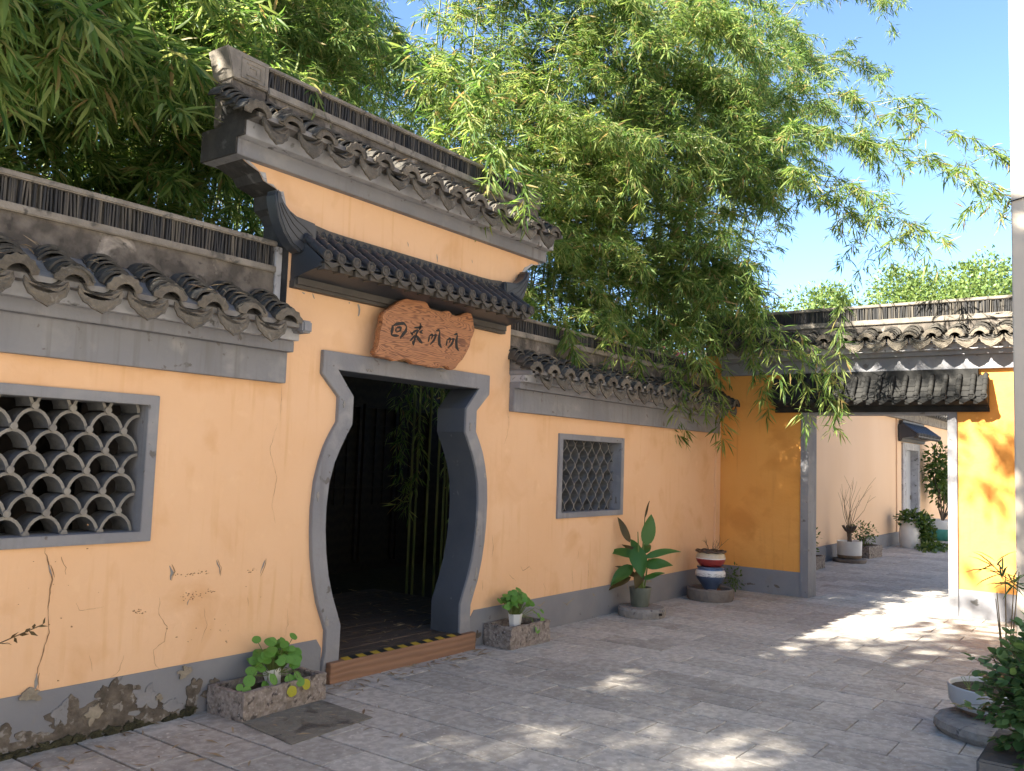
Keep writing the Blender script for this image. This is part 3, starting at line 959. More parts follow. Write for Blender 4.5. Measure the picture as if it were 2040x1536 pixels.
q.strip([(x + (.003 if x < DC else -.003), z - (.003 if z > 2.19 else 0)) for x, z in inner2], [(x - (.001 if x < DC else -.001), z + (.001 if z > 2.19 else 0)) for x, z in inner2], -0.012, 0.288)
q.build('door_reveal', 'slate', WG, smooth=25)  # reveal lining in a darker, bluer tone than the surround
q = MB()
q.prism([(3.801, -.03), (4.262, -.03), (4.262, .24), (4.215, .306), (3.801, .306)], -0.006, 0.0)
q.prism([(5.895, -.03), (6.35, -.03), (6.35, .306), (5.955, .306), (5.90, .24)], -0.006, 0.0)
q.build('plinth', 'plinth', WG)
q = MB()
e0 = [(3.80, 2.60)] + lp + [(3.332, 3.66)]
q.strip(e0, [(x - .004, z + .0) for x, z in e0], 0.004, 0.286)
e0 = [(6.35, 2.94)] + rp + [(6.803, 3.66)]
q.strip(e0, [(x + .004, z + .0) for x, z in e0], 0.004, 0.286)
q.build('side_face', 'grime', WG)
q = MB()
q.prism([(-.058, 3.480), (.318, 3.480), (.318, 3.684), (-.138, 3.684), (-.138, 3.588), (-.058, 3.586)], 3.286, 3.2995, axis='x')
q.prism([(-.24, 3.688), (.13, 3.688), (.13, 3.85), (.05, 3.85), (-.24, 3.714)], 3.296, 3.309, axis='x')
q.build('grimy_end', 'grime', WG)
# flaked lime edge along the corbelled ends
q = MB()
rr = random.Random(4)
for prof, sg in ((lp, 1), (rp, -1)):
    e = []
    for (x, z), (x2, z2) in zip(prof[:-1], prof[1:]):
        for t in (0, .5):
            e.append((x + (x2 - x) * t, z + (z2 - z) * t))
    e.append(prof[-1])
    f = [(x + sg * rr.uniform(.012, .05), z - rr.uniform(-.01, .02)) for x, z in e]
    q.strip(e, f, -0.006, -0.0005)
q.build('flaked_edge', 'cove', WG)
cracks(WG, 'paint_chip', [([(3.93, 2.70), (3.955, 2.69)], .022), ([(4.02, 2.71), (4.04, 2.67)], .02), ([(4.455, 2.70), (4.47, 2.66), (4.46, 2.61)], .045), ([(4.36, 2.70), (4.372, 2.69)], .022),
                          ([(4.95, 3.28), (4.96, 3.24)], .012), ([(5.3, 3.25), (5.31, 3.19)], .016), ([(5.6, 3.2), (5.62, 3.17)], .016), ([(5.75, 3.3), (5.76, 3.27)], .01)], y=-.002, mat='peel_grey', seed=7)
cracks(WG, 'crack', [([(6.345, 2.03), (6.37, 1.93), (6.345, 1.80), (6.30, 1.72)], .004), ([(6.18, .93), (6.2, .82), (6.185, .74)], .005), ([(6.06, .55), (6.07, .45)], .004),
                     ([(5.98, .80), (5.97, .70)], .0025), ([(3.95, .55), (3.96, .44), (3.94, .36)], .003)], seed=9)
cracks(WG, 'surround_chip', [([(5.90, .55), (5.87, .46), (5.84, .40)], .014), ([(5.98, .95), (5.93, .93)], .006), ([(5.80, .30), (5.82, .22)], .01), ([(4.22, .56), (4.34, .58)], .004),
                             ([(4.30, .40), (4.40, .43)], .004)], y=-.0335, mat='peel_grey', seed=8)
patches(WG, 'plinth_damage', [(6.02, .09, .035, .03, 41), (5.98, .05, .02, .02, 42)], -0.006, 'peel', .003)
patches(WG, 'paint_flake', [(DC + .93, 1.45, .012, .03, 71), (DC + .855, .62, .014, .05, 72), (DC + .80, .48, .016, .04, 73), (DC + .845, 1.0, .010, .05, 74), (DC - .80, .42, .016, .03, 75), (DC - .94, 1.3, .010, .03, 76), (DC - .74, 1.95, .012, .02, 77), (DC + .70, 1.86, .012, .03, 78), (DC + .3, 2.30, .05, .008, 79), (DC - .5, 2.22, .03, .010, 80)], -0.032, 'peel_grey', .0015)
eave_steps(WG, 3.30, 6.80, 3.478, 3.585, 3.60, 3.685, yf=(-0.06, -0.07, -0.14), zt=3.86, two=False, back=0.32)
cols = [3.425 + 0.2785 * i for i in range(12)]
tile_roof(WG, cols, 0.2785, 3.635, 3.80, seed=21, nt=6, y1=0.04)
ridge(WG, 3.585, 6.59, 3.70, 3.985, 4.040, 4.155, 4.185, seed=22, yb=(0.05, 0.22))
for a, b, nm in ((3.30, 3.575, 1), (6.60, 6.80, 2)):
    boxpart('ridge_base', 'stained', WG, a, b, 0.05, 0.22, 3.70, 4.0, bevel=0.006)
    q = MB()
    q.prism([(a - (.06 if nm == 1 else 0), 4.20 if nm == 1 else 4.15), (a, 4.003), (b, 4.003), (b, 4.19)] if nm == 1 else [(a, 4.15), (a, 4.003), (b, 4.003), (b + .04, 4.17)], 0.03, 0.24)
    q.build('scroll_block', 'cap', WG, bevel=0.006)
    q = MB()
    cx, cz = (a + b) / 2 + (.015 if nm == 1 else 0), 4.095
    for s_ in (0.085, 0.05):
        wv = [(cx - s_ * 1.1, cz - s_ * .8), (cx + s_ * 1.1, cz - s_ * .8), (cx + s_ * 1.1, cz + s_ * .8), (cx - s_ * 1.1, cz + s_ * .8)]
        for i in range(4 if s_ > .06 else 3):
            p0, p1 = wv[i], wv[(i + 1) % 4]
            q.tube([(p0[0], .028, p0[1]), (p1[0], .028, p1[1])], .006, 5)
    q.tube([(cx - .03, .028, cz + .015), (cx + .02, .028, cz + .015), (cx + .02, .028, cz - .015)], .006, 5)
    q.build('fret_relief', 'cap', WG)


# tiled hood: sloping slab, tube tiles with round ends, rafter ends, ridge board with scrolls, upswept ends
def hood(T, x0, x1, zb, ze, zt, d, n, horns=True, scroll=True, simple=False, hm='hood', hb='hood_brown'):
    q = MB()
    ty = -0.07
    prof = [(0, zb), (-.045, zb), (-.045, zb + .03), (-d + .03, zb + .085), (-d + .03, ze - .035), (-d - .005, ze - .03), (ty, zt - .02), (0, zt - .02)]
    q.prism([(p[0], p[1]) for p in prof], x0, x1, axis='x')
    H = q.build('hood', hm, T)
    q = MB()
    q.box(x0 + .03, x1 - .03, -d + .028, -d + .06, zb + .075, ze - .04)
    q.box(x0 - .004, x1 + .004, -.052, 0, zb - .035, zb + .012)
    q.box(x0 + .01, x1 - .01, -.072, -.045, zb - .012, zb + .034)
    q.build('bed_mould', hb, H)
    P = (x1 - x0) / (n - 1)
    Lh = math.hypot(d + .012 + ty, zt - ze)
    sl = math.atan2(zt - ze, d + .012 + ty)
    q = MB()
    pr = []
    for i in range(4):
        y = Lh * i / 4
        pr += [(y, .0310), (y + Lh / 4 * .86, .0285), (y + Lh / 4 * .87, .0325)]
    pr.append((Lh, .0285))
    q.tube([(0, y, 0) for y, r in pr], [r for y, r in pr], 10)
    TUBE = q.mesh('tube_tile', hm, smooth=50)
    q = MB()
    q.lathe([(0, .000), (.037, .000), (.037, .018), (.030, .018), (.027, .011), (.018, .011), (.013, .017), (0, .017)], 16)
    DISC = q.mesh('round_end', hb, smooth=35)
    q = MB()
    hp = P / 2
    q.prism([(-hp + .004, .012), (-hp * .5, -.004), (0, -.010), (hp * .5, -.004), (hp - .004, .012), (hp - .004, -.016), (hp * .6, -.026), (hp * .3, -.040), (0, -.050), (-hp * .3, -.040), (-hp * .6, -.026), (-hp + .004, -.016)], 0, .010)
    LIP = q.mesh('hood_drip', hb, bevel=.0015, seg=1)
    q = MB()
    q.box(-.022, .022, 0, .075, -.022, .022)
    RAFT = q.mesh('rafter_end', hb, bevel=.002, seg=1)
    q = MB()
    for i in range(4):
        y = Lh * i / 4
        q.box(-hp + .02, hp - .02, y, y + Lh / 4 + .01, -.024 + 0.004 * (4 - i) * 0, -.012, Matrix.Rotation(R_(-2.5), 4, 'X'))
    FLAT = q.mesh('flat_tile', hm)
    for i in range(n):
        x = x0 + P * i
        xx = min(max(x, x0 + .02), x1 - .02)
        link('tube_tile', TUBE, H, (xx, -d - .012, ze + .008), (sl, 0, 0))
        link('round_end', DISC, H, (xx, -d - .010, ze + .006), (R_(90), 0, 0))
        if i < n - 1:
            link('hood_drip', LIP, H, (x + hp, -d - .014, ze - .022))
            link('rafter_end', RAFT, H, (x + hp * .55, -d + .0, ze - .062))
            if not simple:
                link('flat_tile', FLAT, H, (x + hp, -d - .008, ze + .012), (sl, 0, 0))
    # ridge board
    q = MB()
    zr = zt + .075
    m_ = 14
    top, bot = [], []
    for i in range(m_ + 1):
        t = i / m_
        e = max(0, abs(t - .5) - .38) / .12
        top.append((x0 + .10 + (x1 - x0 - .2) * t, zr + (0.02 * e * e if horns else 0)))
        bot.append((x0 + .10 + (x1 - x0 - .2) * t, zt - .05))
    q.strip(bot, top, ty - .005, ty + .055)
    q.build('ridge_board', hb, H, bevel=.004)
    if scroll:
        q = MB()
        ns = int((x1 - x0 - .2) / .066)
        for i in range(ns):
            cx = x0 + .14 + i * .066
            sp = []
            for k in range(15):
                a = k / 14 * 2.2 * 2 * math.pi
                r = .005 + .017 * k / 14
                sp.append((cx + r * math.cos(a) * (1 if i % 2 else -1), ty - .008, zr - .036 + r * math.sin(a)))
            sp.append((cx + .033 * (1 if i % 2 else -1), ty - .008, zr - .055))
            q.tube(sp, .0034, 4)
        tag(q.build('scrollwork', 'hood', H), kind='stuff')
    if horns:
        for sg, xe in ((1, x0), (-1, x1)):
            pts = [(0.115, zt - .055), (0.0, zt - .14), (-.03, zt - .135), (-.10, zt - .10), (-.165, zt - .03), (-.215, zt + .06), (-.245, zt + .15), (-.255, zt + .215),
                   (-.235, zt + .245), (-.205, zt + .235), (-.195, zt + .20), (-.17, zt + .165), (-.12, zt + .125), (-.06, zt + .10), (0.115, zt + .085)]
            q = MB()
            q.prism([(xe + sg * a, b) for a, b in pts], -.125, -.010)
            o = q.build('ridge_horn', 'hood', H, bevel=.018, seg=3, smooth=40)
            q = MB()
            oo = [(0.0, -.125), (-.09, -.095), (-.155, -.03), (-.205, .06), (-.235, .14)]
            ii = [(.10, .03), (.03, .075), (-.04, .095), (-.11, .125), (-.175, .17)]
            for f_, e_ in ((.28, 5), (.52, 5), (.76, 4)):
                q.tube([(xe + sg * (a[0] + (b[0] - a[0]) * f_), -.1255, zt + a[1] + (b[1] - a[1]) * f_) for a, b in list(zip(oo, ii))[:e_]], .003, 4)
            q.build('horn_groove', 'ink', H)
    return H


hood(WG, 3.82, 6.20, 2.745, 2.893, 3.075, 0.325, 18)

# ------------------------------------------------------------------ the wall right of the gate
WR = thing('garden_wall', 'yellow wall with small wavy lattice window and long tiled eave', 'wall')
w2 = (7.184, 8.474, 1.036, 1.866)
wall_with_holes(WR, 6.35, 11.13, -0.05, 2.365, [(w2[0] + .02, w2[1] - .02, w2[2] + .02, w2[3] - .02)], 'yellow')
plinth(WR, 6.35, 11.12)
eave_steps(WR, 6.36, 10.98, 2.028, 2.235, 2.295, 2.370, zt=2.56)
cols = [6.545 + 0.2695 * i for i in range(17)]
tile_roof(WR, cols, 0.2695, 2.340, 2.505, seed=31, nt=6)
ridge(WR, 6.36, 11.06, 2.38, 2.735, 2.790, 2.900, 2.930, seed=32)
boxpart('verge_end', 'trim', WR, 6.352, 6.42, -0.245, 0.02, 2.355, 2.40, bevel=0.008)
boxpart('corner_pilaster', 'yellow', WR, 10.94, 11.09, -0.022, 0.0, 0.31, 2.02, bevel=.004)
Wn2, iw = window_frame(WR, *w2, 0.066)


def wave_tile(w_, h, depth, th):
    q = MB()
    n = 8
    vs = []
    for y in (0.0, depth):
        for e in (-th / 2, th / 2):
            for i in range(n + 1):
                t = i / n
                vs.append((w_ * math.sin(math.pi * t) + e, y, h * t))
    k = n + 1
    fs, ms = [], []
    for i in range(n):
        fs += [(i, i + 1, 2 * k + i + 1, 2 * k + i), (k + i, 3 * k + i, 3 * k + i + 1, k + i + 1), (i, k + i, k + i + 1, i + 1), (2 * k + i, 2 * k + i + 1, 3 * k + i + 1, 3 * k + i)]
        ms += [0, 0, 1, 1]
    q.v, q.f, q.m = vs, fs, ms
    return q.mesh('curved_tile', ['lattice', 'lattice_edge'], smooth=40)


nx, nz = 14, 7
hx, hz = (iw[1] - iw[0]) / nx, (iw[3] - iw[2]) / nz
CT = [wave_tile(s_ * hx * 0.48, hz, 0.13, 0.010) for s_ in (1, -1)]
for r in range(nz):
    for i in range(nx + 1):
        xx = iw[0] + hx * i
        s_ = 0 if (i + r) % 2 == 0 else 1
        if (i == 0 and s_ == 1) or (i == nx and s_ == 0):
            continue
        xb = xx
        link('curved_tile', CT[s_], Wn2, (xb + rk.uniform(-.003, .003), 0.075 + rk.uniform(-.006, .006), iw[2] + hz * r), (0, R_(rk.uniform(-2, 2)), R_(rk.uniform(-3, 3))))
cracks(WR, 'crack', [([(6.62, .62), (6.66, .58), (6.76, .61), (6.8, .58)], .005), ([(6.45, .56), (6.55, .50)], .004), ([(7.0, .44), (7.05, .36)], .004), ([(7.5, .52), (7.52, .38)], .004),
                     ([(7.8, .60), (7.82, .42)], .006), ([(7.62, .7), (7.6, .62)], .004), ([(9.4, .5), (9.42, .33)], .004), ([(11.10, 1.9), (11.11, 1.5)], .012), ([(11.10, 1.2), (11.11, .8)], .012)], seed=13)
cracks(WR, 'peeled_paint', [([(6.9, .24), (6.95, .23), (7.03, .26)], .022), ([(7.35, .22), (7.42, .19), (7.55, .24)], .024), ([(7.9, .25), (7.95, .22)], .03), ([(8.62, .28), (8.66, .2)], .03),
                            ([(9.06, .26), (9.14, .27), (9.2, .25)], .05), ([(9.1, .24), (9.1, .16)], .03)], y=-.0075, mat='peel_light', seed=14)

# ------------------------------------------------------------------ the cross wall with the square gateway
XG = 11.13
WX = thing('cross_wall', 'deep orange cross wall with square gateway under dull tiled hood coloured as shaded', 'wall', (XG, 0, 0), R_(-90))
q = MB()
q.prism([(-0.28, -.05), (1.14, -.05), (1.14, 2.32), (2.81, 2.32), (2.81, -.05), (6.5, -.05), (6.5, 3.085), (-0.28, 3.085)], 0.0, 0.28)
q.build('wall_face', 'orange', WX)
q = MB()
q.box(0.01, 1.08, -.006, 0, -.03, .306)
q.box(2.87, 6.5, -.006, 0, -.03, .306)
q.build('plinth', 'plinth', WX)
q = MB()
q.strip([(1.18, -.03), (1.18, 2.285), (2.77, 2.285), (2.77, -.03)], [(1.08, -.03), (1.08, 2.36), (2.87, 2.36), (2.87, -.03)], -.024, .30)
q.build('gate_surround', 'trim', WX, bevel=.004)
eave_steps(WX, 0.02, 6.5, 2.800, 2.962, 3.015, 3.090, zt=3.24)
cols = [0.10 + 0.2435 * i for i in range(18)]
tile_roof(WX, cols, 0.2435, 3.115, 3.235, seed=41, nt=5)
ridge(WX, -0.25, 6.5, 3.10, 3.385, 3.450, 3.600, 3.638, seed=42)
hood(WX, 0.76, 3.20, 2.345, 2.47, 2.725, 0.235, 18, horns=False, scroll=False, hm='hood_shade', hb='hood_shade')
cracks(WX, 'peeled_paint', [([(0.35, .09), (0.5, .1)], .03), ([(0.75, .12), (0.82, .09)], .04), ([(1.10, .9), (1.105, .6)], .02)], y=-.0075, mat='peel', seed=15)

# wall of the further courtyard, seen through the gateway
WF = thing('further_wall', 'pale peach wall of the far courtyard behind the square gateway', 'wall')
q = MB()
q.box(11.45, 21.0, 0.05, .32, -.05, 2.85)
q.box(21.0, 21.62, 0.02, .32, -.05, 2.85)
q.box(22.98, 40, 0.02, .32, -.05, 2.85)
q.box(21.62, 22.98, 0.02, .32, 2.15, 2.85)
q.build('wall_face', 'peach', WF)
boxpart('plinth', 'plinth', WF, 11.45, 21.6, 0.012, .05, -.03, .27)
boxpart('fascia', 'cap', WF, 11.45, 40, -0.06, .05, 2.80, 3.00)
q = MB()
for i in range(68):
    x = 21.2 + .277 * i
    q.tube([(x, -.28, 3.06), (x, .1, 3.24)], .085, 8)
q.box(11.45, 40, -.22, .32, 3.0, 3.06)
tag(q.build('roof_tiles', 'roof', WF), kind='stuff')
hood(WF, 21.05, 23.45, 2.33, 2.45, 2.70, 0.40, 16, horns=False, scroll=False, simple=True)
D_ = MB()
D_.strip([(21.72, 0), (21.72, 2.12), (22.95, 2.12), (22.95, 0)], [(21.40, 0), (21.40, 2.28), (23.12, 2.28), (23.12, 0)], -.02, .30)
D_.build('door_frame', 'cove', WF)
dl = boxpart('door', 'doorleaf', WF, 21.85, 22.96, .16, .21, 0.0, 2.12)
boxpart('door_gap', 'darkwood', WF, 21.72, 21.85, .17, .20, 0.0, 2.12)
boxpart('handle', 'iron', dl, 22.88, 22.90, .13, .16, .95, 1.05)

# ------------------------------------------------------------------ plaster pier of the house on the right
PR = thing('house_corner', 'cream plaster corner pier of the house at the right edge', 'house', (9.0, -3.69, 0))
boxpart('wall_face', 'pier', PR, 0.0, 2.05, -2.5, 0.0, -.05, 7.2, bevel=.01)
q = MB()
q.tube([(-.01, -.12, 4.13), (-.012, .01, 4.10), (-.004, .025, 4.07), (.01, .012, 4.05)], .006, 6)
q.build('cable_loop', 'ink', PR)

# added unseen house: its sunlit front throws warm light onto the shaded walls
HS = thing('bounce_house', 'unseen cream house front added opposite the gate wall to bounce light', 'house', (0, -7.7, 0))
q = MB()
q.box(-12, 11.0, -.3, 0, -.05, 6.4)
q.build('wall_face', 'bouncewhite', HS)
q = MB()
q.prism([(.75, 6.2), (-2.0, 7.9), (-4.5, 6.4), (-4.5, 6.3), (-2.0, 7.75), (.75, 6.05)], -12.3, 11.3, axis='x')
q.build('roof', 'roof', HS)
for x in (-8, -4.5, -1, 2.5, 6):
    for z0_ in (.9, 3.9):
        W_ = boxpart('window', 'trim', HS, x, x + 1.3, .001, .05, z0_, z0_ + 1.4)
        boxpart('pane', 'hood', W_, x + .08, x + 1.22, .05, .056, z0_ + .08, z0_ + 1.32)

FH = thing('far_bounce_house', 'unseen cream house front added to bounce light onto the peach wall', 'house', (12.0, -5.6, 0))  # unseen front added to throw sunlight back into the far courtyard
boxpart('wall_face', 'bouncewhite', FH, 0, 24, -.3, 0, -.05, 5.2)
q = MB()
q.prism([(.6, 5.1), (-2.0, 6.4), (-4.2, 5.2), (-4.2, 5.1), (-2.0, 6.25), (.6, 5.0)], -.3, 24.3, axis='x')
q.build('roof', 'roof', FH)

# ------------------------------------------------------------------ roofed walk added to darken the doorway view, and deck
CR = thing('shading_walk', 'dark timber walk behind the vase doorway, roof and screens added to keep it dark', 'pavilion')
q = MB()
q.prism([(0.285, 2.58), (1.35, 2.66), (2.42, 2.58), (2.42, 2.52), (1.35, 2.60), (0.285, 2.52)], -3.4, 6.95, axis='x')
q.prism([(2.45, 2.98), (3.5, 3.10), (4.6, 2.98), (4.6, 2.92), (3.5, 3.04), (2.45, 2.92)], 6.0, 12.0, axis='x')
q.build('roof', 'roof', CR)  # unseen roofs added to cut the light behind the doorway
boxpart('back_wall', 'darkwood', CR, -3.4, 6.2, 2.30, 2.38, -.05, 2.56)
boxpart('sun_blocker', 'darkwood', CR, 5.90, 5.99, 2.39, 4.40, -.05, 3.25)  # screen added to stop sun reaching the floor seen through the doorway
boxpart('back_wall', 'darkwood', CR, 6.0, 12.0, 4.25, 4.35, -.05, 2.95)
boxpart('sun_blocker', 'darkwood', CR, 11.9, 12.0, .4, 4.2, -.05, 2.6)
for x in (0.4, 3.4, 5.86):
    boxpart('post', 'darkwood', CR, x, x + .12, 2.16, 2.28, -.05, 2.55, bevel=.01)
for i in range(9):
    x = 3.6 + i * .72
    yo = -1.97 if i < 3 else 0.0
    if i == 3:
        continue
    fr = MB()
    fr.strip([(x + .05, .15), (x + .05, 2.25), (x + .62, 2.25), (x + .62, .15)], [(x, .1), (x, 2.3), (x + .67, 2.3), (x + .67, .1)], 4.20 + yo, 4.25 + yo)
    for k in range(1, 6):
        fr.box(x + .05, x + .62, 4.22 + yo, 4.24 + yo, .9 + k * .22, .92 + k * .22)
    for k in range(1, 3):
        fr.box(x + .05 + k * .19, x + .07 + k * .19, 4.225 + yo, 4.245 + yo, .9, 2.25)
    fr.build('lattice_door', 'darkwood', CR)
boxpart('sun_blocker', 'darkwood', CR, -3.45, -3.35, .3, 4.3, -.05, 2.5)

m = MB()
m.box(2.8, 12, .29, 9, -.058, -.02)
tag(m.build('garden_soil', 'soil'), kind='structure')
DK = thing('wooden_deck', 'weathered plank deck inside the vase doorway', 'deck')
for i in range(19):
    y = 0.0 + .118 * i
    boxpart('plank', 'deck', DK, 4.36 if y < .29 else 3.6, 5.80 if y < .29 else 7.0, y, y + .112, .09, .132 + random.uniform(-.002, .002), bevel=.003)
SB = thing('door_sill', 'reddish brown timber sill board across the vase doorway', 'sill')
boxpart('board', 'sill', SB, 4.285, 5.895, -.085, -.036, -.01, .142, bevel=.004)
boxpart('top_board', 'sill', SB, 4.412, 5.742, -.036, -.002, .09, .139)
q = MB()
n = 18
for i in range(n):
    q.mi = i % 2
    a, b = 4.42 + 1.30 * i / n, 4.42 + 1.30 * (i + 1) / n
    s_ = .03
    q.add([(a, -.083, .1436), (b, -.083, .1436), (b + s_, .0, .1436), (a + s_, .0, .1436)], [(0, 1, 2, 3)])
q.build('hazard_tape', ['hy', 'hk'], SB)

# ------------------------------------------------------------------ carved sign over the doorway
OUT = [(4.58, 2.654), (4.619, 2.675), (4.675, 2.713), (4.744, 2.761), (4.822, 2.791), (4.877, 2.791), (4.927, 2.797), (4.964, 2.81), (5.009, 2.809), (5.049, 2.798), (5.073, 2.769), (5.104, 2.752), (5.163, 2.752), (5.237, 2.753), (5.297, 2.775), (5.325, 2.769), (5.354, 2.75), (5.403, 2.744), (5.452, 2.758), (5.508, 2.783), (5.565, 2.802), (5.602, 2.793), (5.627, 2.745), (5.637, 2.7), (5.652, 2.669), (5.634, 2.62), (5.607, 2.574), (5.596, 2.526), (5.556, 2.461), (5.509, 2.4), (5.462, 2.363), (5.422, 2.318), (5.381, 2.3), (5.34, 2.3), (5.318, 2.318), (5.264, 2.317), (5.198, 2.297), (5.126, 2.296), (5.047, 2.301), (4.908, 2.299), (4.882, 2.317), (4.845, 2.328), (4.796, 2.325), (4.749, 2.307), (4.702, 2.298), (4.672, 2.305), (4.637, 2.311), (4.556, 2.31), (4.504, 2.325), (4.494, 2.344), (4.523, 2.384), (4.537, 2.435), (4.541, 2.502), (4.56, 2.558), (4.562, 2.616)]
STR = {'hui': [([(4.679, 2.567), (4.67, 2.528), (4.663, 2.489)], 0.0132), ([(4.682, 2.563), (4.705, 2.575), (4.74, 2.586), (4.794, 2.596), (4.826, 2.575)], 0.0115), ([(4.826, 2.575), (4.816, 2.539), (4.787, 2.51), (4.759, 2.477)], 0.0132), ([(4.663, 2.489), (4.705, 2.49), (4.746, 2.494)], 0.0097), ([(4.707, 2.545), (4.712, 2.517)], 0.0088), ([(4.707, 2.545), (4.736, 2.558), (4.766, 2.558), (4.756, 2.535), (4.715, 2.517)], 0.0088)],
       'lai': [([(4.973, 2.624), (4.981, 2.597), (4.963, 2.568)], 0.0115), ([(4.906, 2.578), (4.956, 2.587), (5.006, 2.601)], 0.0079), ([(4.951, 2.571), (4.92, 2.554), (4.878, 2.527)], 0.0079), ([(4.963, 2.568), (4.94, 2.544), (4.929, 2.52)], 0.0088), ([(5.008, 2.575), (4.971, 2.552), (5.009, 2.549)], 0.0079), ([(4.865, 2.535), (4.904, 2.521)], 0.0071), ([(4.922, 2.524), (4.893, 2.494), (4.863, 2.469)], 0.0079), ([(4.929, 2.52), (4.918, 2.485), (4.905, 2.448), (4.894, 2.473)], 0.0106), ([(4.928, 2.525), (4.962, 2.499), (5.008, 2.47)], 0.015)],
       'ba1': [([(5.084, 2.541), (5.082, 2.515), (5.072, 2.487)], 0.0088), ([(5.081, 2.536), (5.113, 2.554), (5.126, 2.551), (5.105, 2.513)], 0.0088), ([(5.133, 2.548), (5.165, 2.559), (5.142, 2.514), (5.098, 2.471)], 0.0106), ([(5.16, 2.589), (5.193, 2.6), (5.206, 2.593)], 0.0097), ([(5.206, 2.593), (5.2, 2.534), (5.206, 2.491), (5.235, 2.463)], 0.0159)],
       'ba2': [([(5.298, 2.538), (5.296, 2.511), (5.286, 2.483)], 0.0088), ([(5.295, 2.533), (5.328, 2.551), (5.342, 2.549), (5.32, 2.51)], 0.0088), ([(5.349, 2.545), (5.383, 2.556), (5.358, 2.51), (5.312, 2.468)], 0.0106), ([(5.381, 2.588), (5.416, 2.599), (5.425, 2.591)], 0.0097), ([(5.425, 2.591), (5.412, 2.54), (5.418, 2.495), (5.445, 2.464)], 0.0159)]}
SG = thing('wooden_sign', 'carved wooden sign with four black characters over the vase doorway', 'sign')
q = MB()
q.prism(OUT, -.15, -.10)
q.build('board', 'sign', SG, bevel=.007, seg=2)
for k, v in STR.items():
    q = MB()
    for pts, w_ in v:
        ribbon(q, pts, w_ * 2.1, -.1515)
    q.build('character', 'ink', SG)
for x in (4.80, 5.36):
    boxpart('bracket', 'darkwood', SG, x, x + .05, -.098, 0.0, 2.45, 2.65)

# ------------------------------------------------------------------ cover plate in the paving
AC = thing('access_cover', 'grey patterned access cover set in the paving by the trough', 'cover')
q = MB()
q.add([(3.352, -.36, .002), (3.292, -.888, .002), (3.945, -.848, .002), (3.985, -.342, .002), (3.352, -.36, .006), (3.292, -.888, .006), (3.945, -.848, .006), (3.985, -.342, .006)],
      [(0, 1, 2, 3), (4, 5, 6, 7), (0, 1, 5, 4), (1, 2, 6, 5), (2, 3, 7, 6), (3, 0, 4, 7)])
q.build('plate', 'iron', AC)
q = MB()
for i in range(9):
    for j in range(8):
        x, y = 3.375 + i * .066, -.40 - j * .06
        mt = Matrix.Translation((x, y, .006)) @ Matrix.Rotation(R_(45 if (i + j) % 2 else -45), 4, 'Z')
        q.box(-.022, .022, -.005, .005, 0, .003, mt)
tag(q.build('tread_pattern', 'iron', AC), kind='stuff')


# ------------------------------------------------------------------ troughs, pots, jars
def rough_box_mesh(L, W, H, t, inner, seed, name):
    """open stone trough: rough outer faces, hollow top"""
    bm = bmesh.new()
    bmesh.ops.create_cube(bm, size=1)
    for v in bm.verts:
        v.co = Vector((v.co.x * L, v.co.y * W, (v.co.z + .5) * H))
    top = [f for f in bm.faces if f.normal.z > .9]
    bmesh.ops.inset_region(bm, faces=top, thickness=t)
    top = [f for f in bm.faces if f.normal.z > .9 and all(abs(v.co.x) < L / 2 - t * .5 for v in f.verts)]
    ex = bmesh.ops.extrude_face_region(bm, geom=top)
    for g in ex['geom']:
        if isinstance(g, bmesh.types.BMVert):
            g.co.z -= inner
    bmesh.ops.delete(bm, geom=top, context='FACES')
    bmesh.ops.subdivide_edges(bm, edges=bm.edges[:], cuts=7, use_grid_fill=True)
    from mathutils import noise
    for v in bm.verts:
        p = v.co * 16 + Vector((seed * 3.1, 0, 0))
        v.co += noise.noise_vector(p) * .010 + noise.noise_vector(v.co * 45) * .004
    bmesh.ops.recalc_face_normals(bm, faces=bm.faces[:])
    me = bpy.data.meshes.new(name)
    bm.to_mesh(me)
    bm.free()
    me.materials.append(MT['granite'])
    for p in me.polygons:
        p.use_smooth = True
    me.set_sharp_from_angle(angle=R_(35))
    return me


def trough(label, loc, rz, L, W, H, seed):
    T = thing('stone_trough', label, 'trough', loc, rz, 'stone troughs')
    link('stone_body', rough_box_mesh(L, W, H, .045, H * .35, seed, 'stone_body'), T)
    q = MB()
    q.box(-L / 2 + .05, L / 2 - .05, -W / 2 + .05, W / 2 - .05, H * .4, H * .72)
    q.build('soil', 'soil', T)
    return T


TL1 = trough('rough granite trough left of the vase doorway beside the cover plate', (3.685, -.185, 0), R_(3.5), .68, .33, .165, 1)
TL2 = trough('rough granite trough right of the vase doorway sill', (6.35, -.185, 0), R_(-2), .56, .30, .185, 2)


def round_leaf(r):
    q = MB()
    n = 14
    vs = [(0, 0, 0)]
    for rr, dz in ((.55, .05), (1, .0)):
        for i in range(n):
            a = 2 * math.pi * (i + .5) / n
            k = 1 + .04 * math.sin(5 * a)
            vs.append((r * rr * k * math.cos(a), r * rr * k * math.sin(a), r * dz * 1.5))
    fs = [(0, 1 + i, 1 + (i + 1) % n) for i in range(n)] + [(1 + i, 1 + n + i, 1 + n + (i + 1) % n, 1 + (i + 1) % n) for i in range(n)]
    q.add(vs, fs)
    return q


PL = [round_leaf(r).mesh('leaf', 'penny', smooth=60) for r in (.022, .029, .037)]
PLY = round_leaf(.034).mesh('leaf', 'pennyy', smooth=60)


